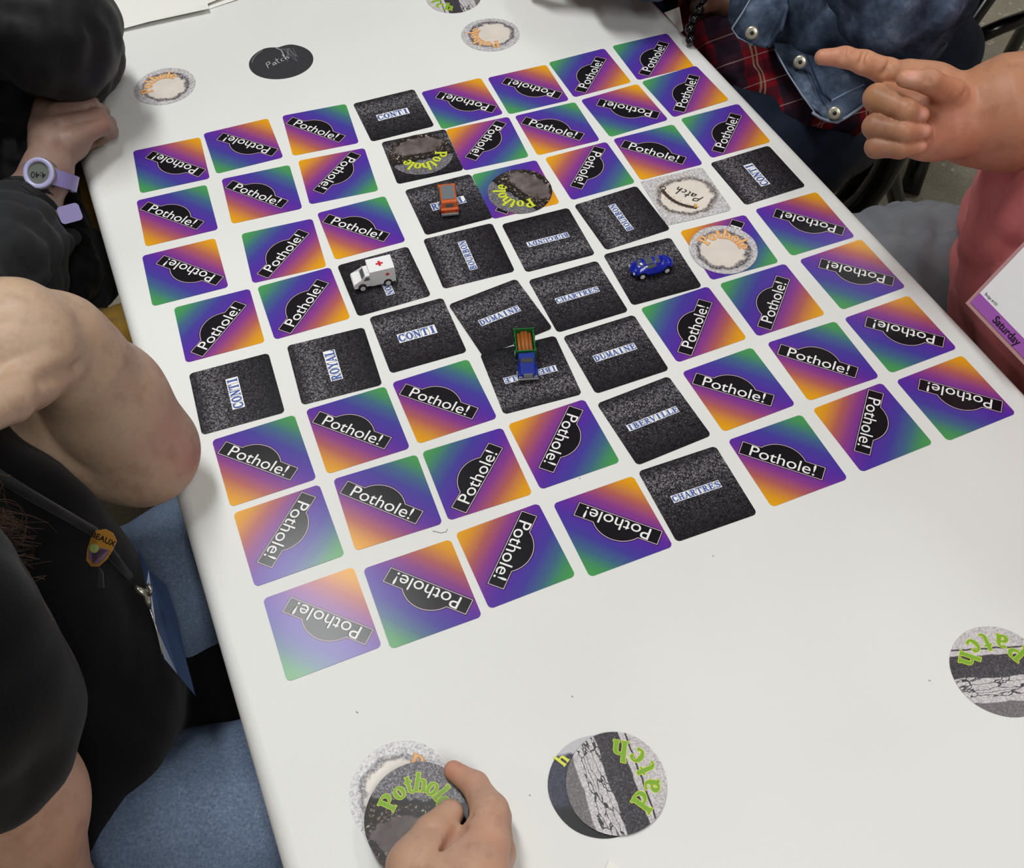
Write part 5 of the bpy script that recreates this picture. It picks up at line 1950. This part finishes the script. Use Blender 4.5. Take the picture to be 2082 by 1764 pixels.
shoes(den, [(.58, .905, -WV), (.58, 1.20, -WV)])
f = Field(wah(.96, 1.10, .38) - .17, wah(.90, 1.10, .72) + .19, .006)
qn = head(f, wah(.90, 1.10, .63), -WV - UP * .3)
f.cone(wah(.97, 1.10, .38), wah(.92, 1.10, .57), .06, .055, .03)
me, P = f.mesh('head')
tint(me, P, '#8a6048', [])
DEN.append(me)
DEN.append(tube([wah(.97, 1.10, .42), wah(.99, 1.20, .36), wah(.99, 1.28, .34), wah(.80, 1.40, .12), at(1345, -120, .10), at(1300, -105, .085)], [.05, .04, .045, .038, .034, .03], 14))
DEN.append(tube([wah(.97, 1.10, .42), wah(1.0, 1.04, .36), wah(1.02, 1.02, .34), at(1840, -40, .12), at(1815, 36, .03), at(1680, 40, .0), at(1545, 8, .0)], [.05, .04, .045, .038, .036, .034, .03], 14))
for q in DEN[-2:]:
    tint(q, np.zeros((len(q.vertices), 3)), '#8a6048', [])
linkw('body', one_mesh(DEN), SK_P, den)
shell_hair('hair', qn, MAT_HAIRD, den, wah(.90, 1.10, .50) - .18, wah(.90, 1.10, .78) + .18)
# black strap with glossy links hanging down the plaid shirt
ch = tag(empty('lanyard', at(1415, 60, -.02)), 'glossy black chain lanyard hanging in front of the plaid shirt', 'lanyard')
MAT_GLOSS = flat('glossy_black', '#0b0b0c', .12, .6)
pts = [at(1432, -20, .05), at(1425, 10, .04), at(1418, 30, .03), at(1404, 48, .02), at(1402, 70, .012), at(1406, 92, .006)]
for k in range(5):
    a, b = Vector(pts[k]), Vector(pts[k + 1])
    linkw('chain_link', tube([a.lerp(b, .06), a.lerp(b, .35), a.lerp(b, .65), a.lerp(b, .94)], [.004, .0065, .0065, .004], 8), MAT_GLOSS, ch)
wb = plane_part('paper_card', [(1350, 26), (1381, 14), (1389, 62), (1384, 66)], [-.01, -.01, -.03, -.03], MAT_PAPER, ch, .0004)

# ------------------------------------------------------------------ chairs
MAT_CHAIR = flat('black_enamel', '#0a0a0b', .22, .5)


def chair(w, a, yaw, label):
    c = wah(w, a, -TABLE)
    r = empty('folding_chair', c, yaw)
    tag(r, label, 'chair', 'black chairs')
    st = slab(rrect(.40, .40, .05), .405, .43)
    bevel(link('seat', st, MAT_CHAIR, r), .008, 3)
    for s in (-1, 1):
        link('leg', tube([(-.17, s * .20, .0), (.02, s * .20, .40), (.21, s * .20, .82)], .0155, 12), MAT_CHAIR, r)
        link('leg', tube([(.21, s * .175, .0), (.06, s * .175, .30), (-.12, s * .175, .44)], .0155, 12), MAT_CHAIR, r)
    link('crossbar', tube([(.19, -.175, .05), (.19, .175, .05)], .010), MAT_CHAIR, r)
    link('crossbar', tube([(-.12, -.20, .10), (-.12, .20, .10)], .010), MAT_CHAIR, r)
    bk = slab(rrect(.40, .16, .03), 0, .02)
    link('backrest', bk, MAT_CHAIR, r, (.19, 0, .76), (R(90), R(0), R(90)))
    return r


yr = math.atan2(WX.y, WX.x)
c5 = chair(1.14, 1.25, yr, 'black folding chair under the person in the denim jacket')
linkw_leg = link('leg', tube([c5.matrix_basis.inverted() @ Vector(at(*q)) for q in ((1840, 262, -.31), (1818, 312, -.35), (1792, 362, -.40), (1757, 408, -.45), (1712, 448, -.49), (1660, 480, -.60), (1640, 500, -.735))], .0225, 14), MAT_CHAIR, c5)
far = tag(empty('metal_chair', at(2060, -40, -TABLE)), 'black metal chair standing empty behind the denim jacket', 'chair', 'black chairs')
for pts, rr in (([(1848, 392, -.735), (1876, 310, -.68), (1920, 120, -.50), (1992, -8, -.33), (2010, -40, -.29)], .022), ([(1976, 80, -.44), (2040, 52, -.42), (2130, 20, -.40)], .015),
                ([(2010, 190, -.735), (2046, 120, -.62), (2085, 50, -.5), (2120, -20, -.35)], .014), ([(1908, 60, -.36), (1940, 30, -.34), (1975, -10, -.31)], .014)):
    linkw('leg', tube([at(*q) for q in pts], rr, 12), MAT_CHAIR, far)
p = at(2070, -70, -.28)
bm = bmesh.new()
box(bm, p[0] - .18, p[0] + .20, p[1] - .10, p[1] + .28, p[2], p[2] + .03)
bevel(linkw('seat', mesh_of(bm), MAT_CHAIR, far), .01, 3)
chair(.98, .43, yr, 'black folding chair under the person in the pink shirt')
chair(-.45, .40, yr + math.pi, 'black folding chair under the person leaning on an elbow')
chair(-.50, 1.02, yr + math.pi, 'black folding chair under the person with the watch')

# small scuffs on the table top
MAT_SCUFF = flat('graphite', '#a9aaa8', .7, .2)
for k, pts in enumerate(([(880, 1079), (896, 1083), (907, 1081), (910, 1075)], [(1162, 1414), (1165, 1417)], [(724, 1446), (728, 1449)], [(1178, 971), (1180, 973)], [(968, 1114), (971, 1112)], [(1449, 1129), (1451, 1131)], [(1076, 1615), (1079, 1617)], [(1888, 1382), (1892, 1384)])):
    o = link('scuff', tube([Vector(at(x, y, .0002)) for x, y in pts], .0004, 5), MAT_SCUFF, table)
    o.matrix_parent_inverse = table.matrix_basis.inverted()
